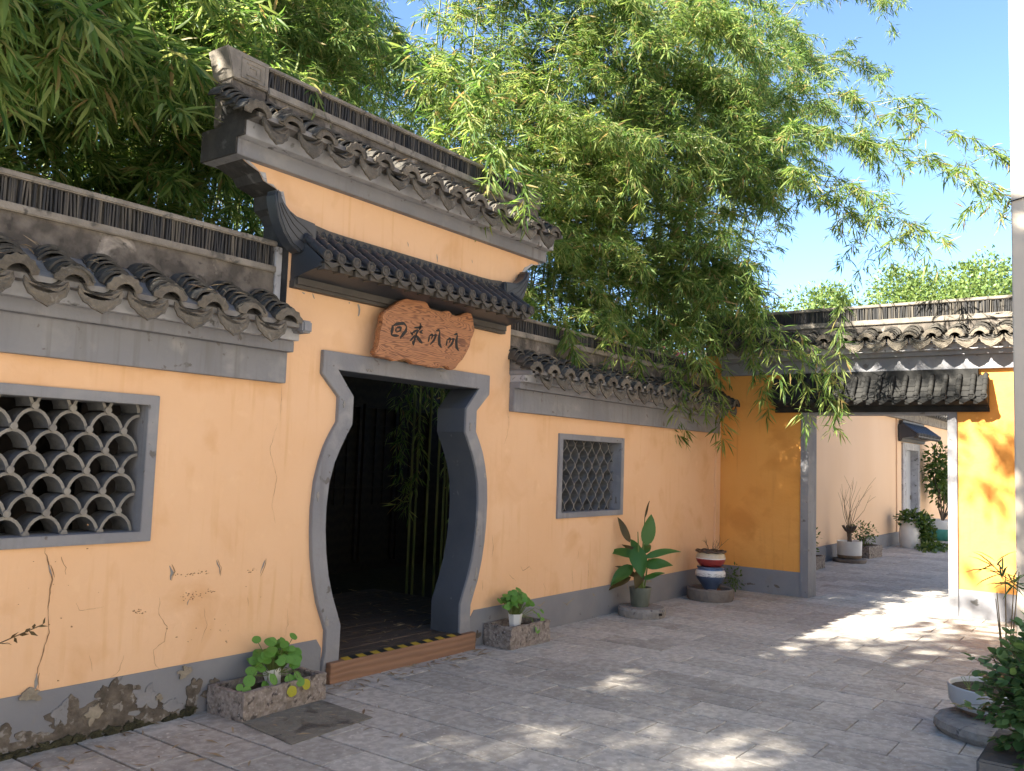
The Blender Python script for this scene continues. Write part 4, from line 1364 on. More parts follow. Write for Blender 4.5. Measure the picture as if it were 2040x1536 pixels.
def pennywort(label, loc, pot_r, pot_h, nl, seed, extra, rx=.13, rz=.12, zc=.17, tilt=0.0, ls=1.0):
    T = thing('potted_pennywort', label, 'plant', loc, 0, 'pennywort in white pots')
    r = random.Random(seed)
    q = MB()
    q.lathe([(pot_r * .72, 0), (pot_r, pot_h), (pot_r * .93, pot_h), (pot_r * .7, .02), (0, .02)], 7)
    q.build('pot', 'white', T, rot=(R_(tilt), R_(tilt * .5), 0))
    st = MB()
    pts = []
    for i in range(nl):
        a = r.uniform(0, 6.283)
        u = r.random() ** .5
        h = zc + rz * (1 - .6 * u * u) * r.uniform(.55, 1.1)
        pts.append((rx * u * math.cos(a), rx * .8 * u * math.sin(a), h, r.uniform(-30, 30), r.uniform(15, 50)))
    for (x, y, z, s1, s2) in pts + extra:
        yl = (x, y, z) in YEL
        o = link('leaf', PLY if yl else r.choice(PL), T, (x, y, z), (R_(s2), R_(s1 - 18), r.uniform(-.5, .5)))
        o.scale = (ls, ls, ls)
        b = Vector((x * .25, y * .25, pot_h * .8))
        e = Vector((x, y, z))
        mid = (b + e) / 2 + Vector((0, 0, .05)) + Vector((x, y, 0)) * .1
        st.tube([b, b.lerp(mid, .6), mid, e], .0022, 4)
    st.build('stalks', 'stalk', T)
    return T


YEL = {(.10, -.19, .03), (-.02, -.2, .01)}
pennywort('pennywort with round leaves spilling over the trough left of the doorway', (3.735, -.17, .105), .06, .11, 90, 4,
          [(-.27, -.10, .10, 10, 60), (-.30, -.12, .05, 0, 70), (-.22, -.05, .14, 15, 40), (-.33, -.09, .07, -10, 65), (.02, -.13, .06, 10, 60), (.07, -.14, .08, 0, 55), (.10, -.19, .03, 10, 75), (.06, -.18, .05, 5, 70), (-.02, -.2, .01, 0, 80), (-.16, -.12, .05, 10, 60), (-.12, -.14, .09, 0, 60), (-.14, .02, .31, 0, 40), (.12, -.02, .30, 0, 40)],
          rx=.16, rz=.20, zc=.08, tilt=-10)
pennywort('pennywort in a faceted white pot in the trough right of the doorway', (6.30, -.19, .13), .065, .13, 84, 9,
          [(.22, -.10, .10, 10, 60), (.25, -.12, .06, 0, 70), (.18, -.08, .13, 15, 40), (.10, -.16, .0, -10, 75), (.27, -.1, .13, 0, 50), (.14, -.14, -.01, 0, 70)], rx=.18, rz=.16, zc=.16, ls=.85)

# canna on a millstone
MS = thing('millstone', 'round grey millstone with square notch under the canna pot', 'millstone', (8.42, -.30, 0))
q = MB()
rn = random.Random(8)
wob = [rn.uniform(-.02, .02) for _ in range(40)]
q.lathe([(.235, -.01), (.25, .03), (.25, .075), (.235, .098), (.05, .10), (.0, .10)], 36, wob=lambda a, i: wob[(int(a / 6.284 * 36) + 7 * i) % 40] * .6)
q.build('disc', 'millstone', MS, smooth=30)
boxpart('notch', 'ink', MS, .045, .085, -.252, -.225, .035, .062).rotation_euler = (0, 0, R_(-28))


def blade(L, W, curve, fold=.15, n=8, twist=0.0, tipc=1.0):
    """broad pointed leaf along +x, bending down by curve"""
    q = MB()
    vs = []
    for i in range(n + 1):
        t = i / n
        w_ = W * .5 * (math.sin(math.pi * min(1, t ** .75 * .98 + .01)) ** .8) if 0 < i < n else .002
        x = L * t
        z = -curve * L * t * t
        for s_ in (-1, -.5, 0, .5, 1):
            tw = twist * t
            vs.append((x, s_ * w_ * math.cos(tw), z + abs(s_) * w_ * fold + s_ * w_ * math.sin(tw) + .01 * math.sin(6 * t + 3 * s_) * abs(s_)))
    for i in range(n):
        for j in range(4):
            q.f.append((i * 5 + j, i * 5 + j + 1, (i + 1) * 5 + j + 1, (i + 1) * 5 + j))
            q.m.append(0)
    q.v = vs
    return q


CN = thing('potted_canna', 'broad leaved canna in a grey green pot on the millstone', 'plant', (8.40, -.29, .10))
q = MB()
q.lathe([(.085, 0), (.095, .02), (.118, .20), (.108, .20), (.098, .17), (0, .17)], 24)
q.build('pot', 'greenpot', CN, smooth=35)
boxish = MB()
boxish.lathe([(0, .165), (.10, .172), (0, .176)], 14)
boxish.build('soil', 'soil', CN)
for (x, y, lx, h, rd) in ((-.02, 0, -.06, .62, .013), (.03, .01, .06, .78, .013), (.0, -.03, -.02, .5, .011), (.05, -.02, .12, .4, .010)):
    q = MB()
    q.tube([(x, y, .16), (x + lx * .4, y, .16 + h * .5), (x + lx, y, .16 + h)], [rd, rd * .8, rd * .35], 7)
    q.build('stem', 'stalk', CN, smooth=60)
#  base xyz, length, width, yaw (0 = along wall), pitch up, curve, mat
RT = Vector((Rv.x, Rv.y, 0)).normalized()
yw0 = math.degrees(math.atan2(RT.y, RT.x))
for (x, z, L_, W_, yw, pt, cv, mt_) in ((-.12, .66, .30, .085, 150, 62, .1, 'cannab'), (.05, .63, .34, .16, 30, 78, .05, 'canna'), (.02, .50, .26, .08, 165, 38, .35, 'cannab'),
                                      (.04, .50, .40, .09, 0, 30, .75, 'canna'), (-.02, .52, .33, .12, 172, 18, .45, 'canna'), (-.06, .62, .36, .19, -80, -48, .15, 'canna'), (.04, .42, .28, .15, -10, 20, .5, 'canna'),
                                      (-.08, .42, .30, .15, 200, -28, .4, 'canna'), (.0, .38, .24, .12, -110, -40, .2, 'cannab'), (.02, .28, .26, .07, 8, 22, .2, 'canna'), (-.03, .30, .26, .08, 165, 32, .3, 'cannab'),
                                      (.0, .48, .28, .12, 120, 55, .2, 'canna'), (.03, .55, .22, .10, 60, 40, .4, 'canna'), (-.10, .3, .26, .09, 190, -20, .4, 'cannab'), (.03, .92, .20, .025, 40, 70, .1, 'cannab')):
    o = blade(L_, W_ * .98, cv).build('leaf', mt_, CN, smooth=70)
    sg_ = math.cos(R_(yw))
    toc = -Vector((Fv.x, Fv.y, 0)).normalized()
    dv = (RT * math.cos(R_(pt)) * sg_ + toc * math.cos(R_(pt)) * -math.sin(R_(yw)) + Vector((0, 0, 1)) * math.sin(R_(pt))).normalized()
    nv_ = (toc * .8 + Vector((0, 0, .75)) + RT * random.uniform(-.3, .3))
    bv = nv_.cross(dv).normalized()
    nv_ = dv.cross(bv)
    o.matrix_local = Matrix(((dv.x, bv.x, nv_.x, x * RT.x), (dv.y, bv.y, nv_.y, x * RT.y), (dv.z, bv.z, nv_.z, z), (0, 0, 0, 1)))

# stacked jars in a stone basin by the corner
BS = thing('stone_basin', 'shallow round stone basin under the painted jars in the corner', 'basin', (10.06, -.35, 0))
q = MB()
q.lathe([(.255, -.01), (.275, .03), (.278, .13), (.262, .145), (.235, .135), (.225, .07), (0, .06)], 36)
q.build('bowl', 'basin', BS, smooth=35)
BK = thing('brick', 'brown brick lying in the basin under the jars', 'brick', (10.10, -.37, .062))
boxpart('brick_body', 'brick', BK, -.12, .12, -.05, .05, 0, .055, bevel=.006)
SBk = thing('stone_block', 'pale stone block lying in the basin beside the jars', 'stone', (9.93, -.42, .062))
boxpart('block_body', 'peel_grey', SBk, -.07, .07, -.05, .05, 0, .07, bevel=.008)


def banded(T, name, prof, mats, n=32):
    q = MB()
    k = len(prof)
    for i, (r, z, mi) in enumerate(prof):
        for j in range(n):
            a = 2 * math.pi * j / n
            q.v.append((r * math.cos(a), r * math.sin(a), z))
    for i in range(k - 1):
        for j in range(n):
            q.f.append((i * n + j, i * n + (j + 1) % n, (i + 1) * n + (j + 1) % n, (i + 1) * n + j))
            q.m.append(prof[i][2])
    return q.build(name, mats, T, smooth=40)


J1 = thing('ceramic_jar', 'blue and white glazed jar standing in the stone basin', 'jar', (10.06, -.35, .118), 0, 'stacked jars')
banded(J1, 'body', [(.0, 0, 0), (.075, 0, 0), (.085, .02, 0), (.125, .08, 0), (.160, .125, 0), (.176, .165, 1), (.180, .195, 1), (.172, .222, 1), (.160, .236, 2), (.150, .250, 2), (.158, .258, 2), (.163, .268, 3), (.158, .276, 3), (.12, .276, 3), (.12, .2, 3)],
       ['navy', 'white', 'blue', 'navy'])
q = MB()
rj = random.Random(2)
for i in range(64):
    a = R_(rj.uniform(150, 345))
    z_ = rj.uniform(.165, .205)
    pts = [(a, z_), (a + rj.choice((-.12, 0, .12)), z_), (a + .12, z_ + rj.uniform(-.02, .02))]
    rr_ = .1795 if .17 < z_ < .21 else .177
    q.tube([(math.cos(b) * (rr_ + .001), math.sin(b) * (rr_ + .001), zz) for b, zz in pts], .0012, 3)
tag(q.build('line_decoration', 'navy', J1), kind='stuff')
J2 = thing('ceramic_jar', 'red banded cream jar with wavy brown rim stacked on top', 'jar', (10.06, -.35, .396), 0, 'stacked jars')
banded(J2, 'body', [(.0, 0, 0), (.115, 0, 0), (.14, .02, 0), (.168, .062, 0), (.176, .092, 1), (.176, .104, 2), (.168, .135, 2), (.158, .155, 2), (.150, .165, 3), (.152, .170, 3), (.13, .170, 3), (.12, .12, 3)], ['red', 'white', 'cream', 'brownrim'])
q = MB()
rim = []
for i in range(49):
    a = 2 * math.pi * i / 48
    rim.append(((.168 + .008 * math.sin(9 * a)) * math.cos(a), (.168 + .008 * math.sin(9 * a)) * math.sin(a), .178 + .006 * math.sin(9 * a)))
q.tube(rim, .013, 7)
q.build('wavy_rim', 'brownrim', J2, smooth=60)
q = MB()
q.lathe([(0, .125), (.13, .13), (0, .14)], 16)
q.build('soil', 'soil', J2)


def twigs(T, base, n, L, seed, rad=.004, spread=.6, mat='twig', name='twigs', up=1.0, lean=(0, 0), sub=2):
    r = random.Random(seed)
    q = MB()
    for i in range(n):
        a = r.uniform(0, 6.283)
        d = Vector((math.cos(a) * spread * r.random() + lean[0], math.sin(a) * spread * r.random() + lean[1], up * r.uniform(.6, 1))).normalized()
        p = Vector(base)
        l = L * r.uniform(.6, 1.1)
        path = [p.copy()]
        for k in range(5):
            d = (d + Vector((r.uniform(-.25, .25), r.uniform(-.25, .25), r.uniform(-.12, .12)))).normalized()
            p = p + d * l / 5
            path.append(p.copy())
        q.tube(path, [rad * (1 - .15 * k) for k in range(6)], 5)
        for s_ in range(sub):
            k = r.randint(2, 4)
            d2 = (d + Vector((r.uniform(-.8, .8), r.uniform(-.8, .8), r.uniform(-.1, .5)))).normalized()
            q.tube([path[k], path[k] + d2 * l * .18, path[k] + d2 * l * .3 + Vector((0, 0, -.01))], [rad * .5, rad * .4, rad * .25], 4)
    return q.build(name, mat, T)


DP = thing('dry_stems', 'dry brown stems growing out of the red jar', 'plant', (10.06, -.35, .52))
twigs(DP, (.02, .0, 0), 9, .30, 5, .004, .9, lean=(.3, -.2))


def bush(T, centre, rad, n, L, W, seed, mat, name='foliage', tmpl=OVAL, droop=.2, up=.5, shell=.55):
    r = np.random.default_rng(seed)
    u = r.normal(size=(n, 3))
    u /= np.linalg.norm(u, axis=1, keepdims=True)
    rr = shell + (1 - shell) * r.random(n)
    P = np.array(centre) + u * rr[:, None] * np.array(rad)
    D = u + r.normal(size=(n, 3)) * .5 + np.array((0, 0, -droop))
    N = r.normal(size=(n, 3)) * .45 + np.array((0, 0, 1.0)) + u * up
    Ln = L * r.uniform(.65, 1.15, n)
    o = link(name, leaf_mesh(name, P, D, N, Ln, Ln * W / L, tmpl, mat), T)
    return tag(o, kind='stuff')


FN = thing('small_fern', 'small green weed against the orange wall beside the jars', 'plant', (10.86, -.30, 0))
bush(FN, (0, -.02, .18), (.13, .13, .18), 140, .045, .022, 3, 'ivy', shell=.2)
twigs(FN, (0, .0, 0), 7, .3, 6, .003, .6, 'stalk', name='stems')
LP = thing('wall_sprig', 'thin reddish sprig reaching in beside the left wall', 'plant', (2.1, -.35, 0))
q = MB()
q.tube([(-.35, -.1, .62), (-.15, -.02, .66), (.07, .02, .715)], .003, 4)
q.build('stem', 'twig', LP)
rl = np.random.default_rng(4)
tt = np.linspace(0, 1, 18)
P = np.stack([-.35 + .42 * tt, -.1 + .12 * tt, .62 + .095 * tt], 1)
D = np.stack([np.ones(18) * .8, rl.normal(size=18) * .6, rl.normal(size=18) * .6 + .2], 1)
tag(link('leaves', leaf_mesh('leaves', P, D, rl.normal(size=(18, 3)) + (0, 0, 1), np.full(18, .05), np.full(18, .018), LEAF4, 'cannab'), LP), kind='stuff')

# ------------------------------------------------------------------ right foreground: bowl on a stone, shrub, palm-like sedge
ST1 = thing('stone_slab', 'rough grey stone slab under the white bowl at the right', 'stone', (6.33, -3.93, 0))
q = MB()
rn = random.Random(12)
wb = [rn.uniform(-.06, .06) for _ in range(40)]
q.lathe([(.36, -.01), (.39, .035), (.385, .075), (.36, .088), (0, .088)], 26, wob=lambda a, i: wb[int(a / 6.284 * 26) % 40])
q.build('slab_body', 'millstone', ST1, smooth=30)
BW = thing('white_bowl', 'white bowl planter with dark soil standing on the stone slab', 'planter', (6.42, -3.865, .090))
banded(BW, 'bowl_body', [(0, 0, 1), (.17, 0, 1), (.185, .012, 1), (.238, .045, 0), (.262, .08, 0), (.268, .172, 0), (.262, .178, 0), (.252, .172, 0), (.25, .145, 0), (0, .145, 0)], ['bowl', 'tan'], 40)
q = MB()
q.lathe([(0, .150), (.25, .150), (0, .1535)], 20)
q.build('soil', 'soil', BW)
twigs(BW, (-.13, .12, .15), 3, .12, 3, .003, .7, name='seedling', mat='stalk')

SHP = thing('shrub_planter', 'dark grey box planter in the bottom right corner', 'planter', (5.45, -4.28, 0))
q = MB()
q.box(-.35, .35, -.32, .32, -.01, .17)
q.build('box_body', 'boxgrey', SHP, bevel=.012)
SH = thing('leafy_shrub', 'dark green leafy shrub filling the bottom right corner', 'shrub', (5.40, -4.32, 0))
rsb = random.Random(31)
q = MB()
SP, SD, SN, SL_ = [], [], [], []
for i in range(330):
    a = rsb.uniform(0, 6.283)
    el = rsb.uniform(-.7, 1.35)
    d = Vector((math.cos(a) * math.cos(el), math.sin(a) * math.cos(el), math.sin(el)))
    p = Vector((rsb.uniform(-.08, .08), rsb.uniform(-.08, .08), .27 + rsb.uniform(0, .26)))
    L_ = rsb.uniform(.26, .42) * (1.0 if el > 0 else .8)
    path = [p.copy()]
    for k in range(6):
        d = (d + Vector((rsb.uniform(-.2, .2), rsb.uniform(-.2, .2), rsb.uniform(-.16, .12)))).normalized()
        p = p + d * L_ / 6
        path.append(p.copy())
        if k >= 1:
            for s_ in range(2):
                sd = d.cross(Vector((0, 0, 1)))
                sd = sd.normalized() if sd.length > .01 else Vector((1, 0, 0))
                ld = (d * .5 + sd * (1 if s_ else -1) * .9 + Vector((rsb.gauss(0, .3), rsb.gauss(0, .3), rsb.gauss(.05, .3)))).normalized()
                SP.append(tuple(p)); SD.append(tuple(ld)); SN.append((rsb.gauss(0, .35), rsb.gauss(0, .35), 1)); SL_.append(rsb.uniform(.045, .075))
    SP.append(tuple(p)); SD.append(tuple(d)); SN.append((0, .3, 1)); SL_.append(.06)
    q.tube(path, [.006 - .0007 * k for k in range(7)], 5)
q.tube([(0, 0, .1), (.01, 0, .3), (.0, 0, .42)], [.028, .024, .018], 8)
q.build('branches', 'bark', SH, smooth=60)
SL_ = np.array(SL_)
tag(link('foliage', leaf_mesh('foliage', SP, SD, SN, SL_, SL_ * .74, OVAL, 'shrub'), SH), kind='stuff')
bush(SH, (0, 0, .48), (.36, .36, .33), 1100, .066, .048, 88, 'shrub', 'inner_foliage', shell=.45)
q = MB()
fl = np.random.default_rng(9)
fp = np.array([(-.12, .12, .66)]) + fl.normal(size=(16, 3)) * .012
tag(link('pink_blossom', leaf_mesh('pink_blossom', fp, fl.normal(size=(16, 3)), fl.normal(size=(16, 3)), np.full(16, .016), np.full(16, .012), OVAL, 'petal'), SH), kind='stuff')

CD = thing('spiky_dracaena', 'thin stemmed spiky plant rising behind the leafy shrub', 'plant', (7.0, -3.86, 0))
q = MB()
for i, (dx, dy, h) in enumerate(((0, 0, .92), (.03, -.02, .86), (-.03, .02, .80), (.02, .03, .74), (-.02, -.04, .95))):
    q.tube([(dx * .3, dy * .3, 0), (dx, dy, h * .5), (dx * 2.2, dy * 2.2, h)], [.007, .005, .003], 5)
q.build('stems', 'twig', CD)
rc = np.random.default_rng(6)
P, D, Ln = [], [], []
for (dx, dy, h, k) in ((0, .02, .90, 16), (.05, -.04, .84, 16), (-.04, .05, .98, 9)):
    for j in range(k):
        a = rc.uniform(0, 6.283)
        P.append((dx, dy, h + rc.uniform(-.03, .03)))
        D.append((math.cos(a), math.sin(a), rc.uniform(-.5, 1.2)))
        Ln.append(rc.uniform(.10, .22))
Ln = np.array(Ln)
tag(link('spiky_leaves', leaf_mesh('spiky_leaves', P, D, rc.normal(size=(len(P), 3)) * .3 + (0, 0, 1), Ln, np.full(len(P), .014), LEAF8, 'shrub'), CD), kind='stuff')
q = MB()
q.lathe([(.12, -.01), (.15, .22), (.14, .22), (.13, .19), (0, .19)], 20)
q.build('pot', 'tan', CD, smooth=40)

# ------------------------------------------------------------------ plants in the further courtyard
trough('pinkish stone trough just beyond the gateway jamb', (14.35, -.12, 0), R_(-3), .80, .30, .20, 3)
tp = thing('small_bush', 'small bush in the stone trough beyond the gateway jamb', 'plant', (14.35, -.12, .2))
bush(tp, (0, 0, .25), (.35, .18, .28), 220, .07, .03, 12, 'ivy', shell=.2)
twigs(tp, (0, 0, 0), 8, .4, 9, .005, .8, 'bark', name='stems')
SD1 = thing('stone_disc', 'flat stone disc under the white planter in the far courtyard', 'stone', (16.1, -.30, 0))
q = MB()
q.lathe([(.27, -.01), (.285, .03), (.28, .06), (0, .065)], 26)
q.build('disc', 'basin', SD1, smooth=30)
PW = thing('white_planter', 'round off white planter with a pruned bare shrub', 'planter', (16.1, -.30, .075))
banded(PW, 'pot', [(0, 0, 1), (.195, 0, 1), (.205, .05, 0), (.21, .29, 0), (.20, .29, 0), (.195, .26, 0), (0, .26, 0)], ['white', 'tan'], 36)
BT = thing('bare_shrub', 'leafless pruned shrub standing in the white planter', 'shrub', (16.1, -.30, .30))
q = MB()
q.tube([(0, 0, 0), (.01, 0, .12), (0, .01, .25)], [.045, .036, .045], 9)
rb = random.Random(3)
for i in range(11):
    a = i * .6
    q.tube([(0, 0, .20), (.07 * math.cos(a), .07 * math.sin(a), .25), (.12 * math.cos(a), .12 * math.sin(a), .33)], [.022, .018, .013], 6)
q.build('trunk', 'bark', BT, smooth=50)
twigs(BT, (0, 0, .26), 11, .95, 21, .005, .28, name='branches', sub=1)
T3 = trough('small mossy trough beside the white planter in the far courtyard', (17.35, -.24, 0), R_(-6), .66, .40, .22, 5)
tp = thing('small_bush', 'little leafy bush in the small mossy trough', 'plant', (17.3, -.22, .18))
bush(tp, (0, 0, .24), (.36, .25, .24), 260, .07, .03, 14, 'ivy', shell=.2)
twigs(tp, (0, 0, 0), 8, .42, 11, .006, .9, 'bark', name='stems')
VS = thing('white_vase', 'tall white vase planter overgrown with trailing ivy', 'planter', (20.35, -.38, 0))
banded(VS, 'vase_body', [(0, 0, 0), (.18, 0, 0), (.22, .10, 0), (.21, .40, 0), (.18, .53, 0), (.195, .56, 0), (.17, .56, 0), (.16, .45, 0)], ['white'], 32)
IV = thing('trailing_ivy', 'ivy spilling from the tall white vase onto the paving', 'ivy', (20.35, -.38, 0))
bush(IV, (.1, -.05, .60), (.40, .38, .20), 600, .085, .07, 15, 'ivy', 'crown', shell=.3)
bush(IV, (.30, -.25, .32), (.20, .20, .36), 480, .085, .07, 16, 'ivy', 'trailing_leaves', shell=.2)
bush(IV, (.0, -.24, .34), (.10, .10, .32), 150, .085, .07, 17, 'ivy', 'trailing_leaves', shell=.2)
bush(IV, (-.1, -.5, .06), (1.0, .35, .07), 420, .085, .07, 18, 'ivy', 'ground_leaves', shell=.1)
RP = thing('glazed_planter', 'white and teal glazed planter at the end of the far courtyard', 'planter', (23.6, -.42, 0))
banded(RP, 'pot', [(0, 0, 0), (.45, 0, 0), (.50, .06, 0), (.50, .24, 0), (.485, .27, 1), (.50, .30, 1), (.50, .46, 1), (.48, .48, 1), (.45, .44, 1), (0, .44, 1)], ['teal', 'white'], 36)
RS = thing('climbing_rose', 'leafy climbing rose with bare stems in the glazed planter', 'shrub', (23.6, -.42, .45))
twigs(RS, (0, 0, 0), 9, 1.9, 33, .02, .35, 'bark', name='stems', sub=3)
bush(RS, (-.15, .05, 1.25), (.45, .4, .65), 750, .13, .07, 19, 'ivy', 'crown', shell=.15)
bush(RS, (.35, .05, .75), (.35, .35, .4), 260, .13, .07, 20, 'ivy', 'crown', shell=.15)


# ------------------------------------------------------------------ bamboo
def expand_sprays(SP, SD, seed, k=6, L=(.13, .23), wr=.115, droop=.20):
    r = np.random.default_rng(seed)
    SP, SD = np.array(SP), np.array(SD)
    n = len(SP)
    SD = SD / (np.linalg.norm(SD, axis=1, keepdims=True) + 1e-9)
    up = np.array((0, 0, 1.0)) + r.normal(size=(n, 3)) * .35
    S = np.cross(SD, up)
    S /= np.linalg.norm(S, axis=1, keepdims=True) + 1e-9
    ph = np.linspace(-1, 1, k)[None] * R_(68) + r.normal(size=(n, k)) * .3
    D = SD[:, None] * np.cos(ph)[..., None] + S[:, None] * np.sin(ph)[..., None]
    D = D + np.array((0, 0, -1.0)) * droop * r.uniform(.2, 1.3, (n, k, 1)) + r.normal(size=(n, k, 3)) * .16
    off = (np.abs(np.linspace(-1, 1, k))[None, :, None] * -.10 + r.uniform(-.03, .01, (n, k, 1)))
    P = SP[:, None] + SD[:, None] * off
    N = np.array((0, 0, 1.0)) + r.normal(size=(n, k, 3)) * .7 + S[:, None] * ph[..., None] * .35
    keep = r.random((n, k)) < .9
    Ln = r.uniform(L[0], L[1], (n, k)) * r.uniform(.75, 1.1, (n, 1))
    return P[keep], D[keep], N[keep], Ln[keep], Ln[keep] * wr * r.uniform(.8, 1.2, keep.sum())


def bamboo_branch(q, SP, SD, p, d, L_, r, droop=.28, nseg=6, rad=.0042, start=1, per=2):
    path = [p.copy()]
    for k in range(nseg):
        d = (d + Vector((r.gauss(0, .13), r.gauss(0, .13), -droop * (k + 1) / nseg + r.gauss(0, .06)))).normalized()
        p = p + d * L_ / nseg
        path.append(p.copy())
        if k >= start:
            for _ in range(per):
                sd = Vector((r.gauss(0, 1), r.gauss(0, 1), r.gauss(-.25, .5))).normalized()
                sd = (d * .7 + sd * .8).normalized()
                o = p + sd * r.uniform(.05, .20) * min(1.0, L_ / .6)
                SP.append(tuple(o))
                SD.append((sd.x, sd.y, sd.z - .25))
                if q is not None and r.random() < .15:
                    q.tube([p, o], [rad * .4, rad * .25], 3, cap=False)
    SP.append(tuple(p))
    SD.append((d.x, d.y, d.z - .3))
    if q is not None:
        q.tube(path[::2] if nseg % 2 == 0 else path, [rad * (1 - .11 * k) for k in range(0, nseg + 1, 2 if nseg % 2 == 0 else 1)], 3, cap=False)


def bamboo(label, culms, seed, nodes=24, low=.22, L=(.13, .23), A=1.95, blen=(.45, .95), k=6, tmpl=LEAF8, per=2, bias=.5, crad=.019, extra=()):
    r = random.Random(seed)
    bx = sum(c[0] for c in culms) / len(culms)
    by = sum(c[1] for c in culms) / len(culms)
    T = thing('bamboo_clump', label, 'bamboo', (bx, by, 0), 0, 'bamboo behind the walls')
    O = Vector((bx, by, 0))
    SP, SD = [], []
    tw = MB()
    for (x, y, H, dx, dy, Rr_) in culms:
        path = []
        n = 22
        for i in range(n + 1):
            t = i / n
            h = Rr_ * t ** 2.1
            path.append(Vector((x + dx * h - bx, y + dy * h - by, H * math.sin(A * t) - .05)))
        q = MB()
        q.tube(path, [crad * (1 - .86 * (i / n)) * (1.0 + (.12 if i % 2 else 0)) for i in range(n + 1)], 7)
        q.build('culm', 'culm', T, smooth=60)
        for j in range(nodes):
            t = low + (1 - low) * (j + r.random()) / nodes
            f = t * n
            i = min(int(f), n - 1)
            p = path[i].lerp(path[i + 1], f - i)
            tg = (path[i + 1] - path[i]).normalized()
            a = r.uniform(0, 6.283)
            d = Vector((math.cos(a) + dx * bias, math.sin(a) + dy * bias, .35)) + tg * .6
            Lb = r.uniform(*blen) * (1.15 - .45 * t)
            bamboo_branch(tw, SP, SD, p, d.normalized(), Lb, r, per=per)
        bamboo_branch(tw, SP, SD, path[-2], (path[-1] - path[-2]).normalized(), .7, r, per=3)
    for (p, d, L_) in extra:
        bamboo_branch(tw, SP, SD, Vector(p) - O, Vector(d).normalized(), L_, r, droop=.22, nseg=9, per=3, start=0)
    tag(tw.build('twigs', 'culm', T), kind='stuff')
    P, D, N, Ln, Wd = expand_sprays(SP, SD, seed, k, L)
    tag(link('foliage', leaf_mesh('foliage', P, D, N, Ln, Wd, tmpl, 'bamboo'), T), kind='stuff')
    bamboo.count += len(P)
    return T


bamboo.count = 0
rb = random.Random(17)


def grove(n, x, y, H, az, Rg, jit=35):
    out = []
    for i in range(n):
        a = R_(az + rb.uniform(-jit, jit))
        out.append((rb.uniform(*x), rb.uniform(*y), rb.uniform(*H), math.cos(a), math.sin(a), rb.uniform(*Rg)))
    return out


# -90 degrees leans out over the courtyard
DOORF = [((rb.uniform(7.0, 8.3), rb.uniform(1.0, 2.1), rb.uniform(2.2, 3.0)), (rb.uniform(-.4, .4), rb.uniform(-.4, .4), -1), rb.uniform(.9, 1.9)) for _ in range(16)]
def fringe(n, x, y, z, L_=(.4, .9)):
    return [((rb.uniform(*x), rb.uniform(*y), rb.uniform(*z)), (rb.uniform(-.8, .8), rb.uniform(-1, .3), rb.uniform(-.3, .6)), rb.uniform(*L_)) for _ in range(n)]


FINE = dict(L=(.09, .165), tmpl=LEAF4)
bamboo('dark shaded bamboo rising behind the left wall and its window', grove(19, (1.4, 4.2), (2.5, 3.3), (4.0, 5.3), -80, (.9, 2.4)), 101, low=.36, nodes=36, L=(.12, .22), extra=fringe(60, (1.6, 5.0), (1.4, 3.4), (2.9, 4.1)))
bamboo('bamboo leaning over the left corbelled end of the gate wall', grove(17, (3.6, 5.6), (2.5, 3.4), (5.0, 7.2), -60, (.4, 1.6)), 102, low=.36, nodes=42, per=3, **FINE)
bamboo('sunlit bamboo right behind the ridge of the gate wall', grove(22, (4.6, 8.6), (4.75, 5.6), (6.6, 8.4), -78, (1.6, 3.0)) + [(6.2, 4.9, 8.9, .2, -1, 1.4), (6.8, 5.0, 9.3, .1, -1, 1.8), (7.4, 5.1, 9.1, -.1, -1, 1.5), (7.9, 4.9, 8.8, .1, -1, 1.2), (5.7, 5.0, 8.7, .2, -1, 1.6)], 103, low=.36, nodes=31, per=3, **FINE)
bamboo('bamboo standing behind the wavy lattice window, stems seen through the doorway', grove(22, (7.05, 9.2), (.6, 2.1), (4.8, 7.4), -75, (.5, 1.6)) + grove(9, (7.05, 8.0), (1.0, 2.2), (7.6, 8.8), -75, (.2, .8)), 104, low=.27, nodes=34, per=3, crad=.015, extra=DOORF + fringe(70, (6.6, 9.3), (.2, 1.2), (2.9, 4.4)), **FINE)
bamboo('bright bamboo spilling over the right wall towards the corner', grove(18, (9.2, 11.0), (.7, 2.0), (5.4, 8.4), -80, (.9, 2.4)), 105, low=.26, nodes=40, per=3, extra=fringe(70, (9.0, 11.2), (.1, 1.0), (2.9, 4.4)), **FINE)
bamboo('tall bamboo beyond the cross wall edging the blue sky', grove(13, (11.8, 14.5), (.7, 1.8), (6.4, 9.2), -85, (1.3, 2.8), 25), 106, low=.26, nodes=36, per=3, **FINE)
bamboo('bamboo far back filling the gaps behind the gate wall', grove(24, (2.0, 12.5), (5.6, 7.0), (6.4, 8.6), -80, (.4, 1.6)), 112, low=.22, nodes=25, k=6, tmpl=LEAF4, blen=(.6, 1.1), L=(.14, .24))
bamboo('long arching bamboo sprays hanging over the cross wall ridge', [(9.8, .8, 5.6, .12, -1.0, 4.25), (10.2, 1.0, 5.2, .05, -1, 3.8), (10.6, .9, 5.9, .15, -1, 2.7), (9.3, .7, 4.6, .25, -1, 1.7), (9.9, .6, 4.3, .2, -1, 1.4), (10.4, .8, 6.3, .1, -1, 4.1), (10.9, .9, 5.4, .1, -1, 3.0)], 107,
       low=.48, nodes=36, A=2.2, blen=(.35, .8), k=6, bias=.2, crad=.013, per=2, L=(.10, .19), tmpl=LEAF4)
bamboo('high arching bamboo stems above the gate wall dappling the cross wall', [(4.4, 2.6, 7.6, .15, -1, 3.8), (5.2, 2.7, 7.9, .1, -1, 3.5), (3.6, 2.6, 7.4, .2, -1, 4.0)], 113, low=.62, nodes=16, k=5, tmpl=LEAF4)
HG = []
rg = random.Random(5)
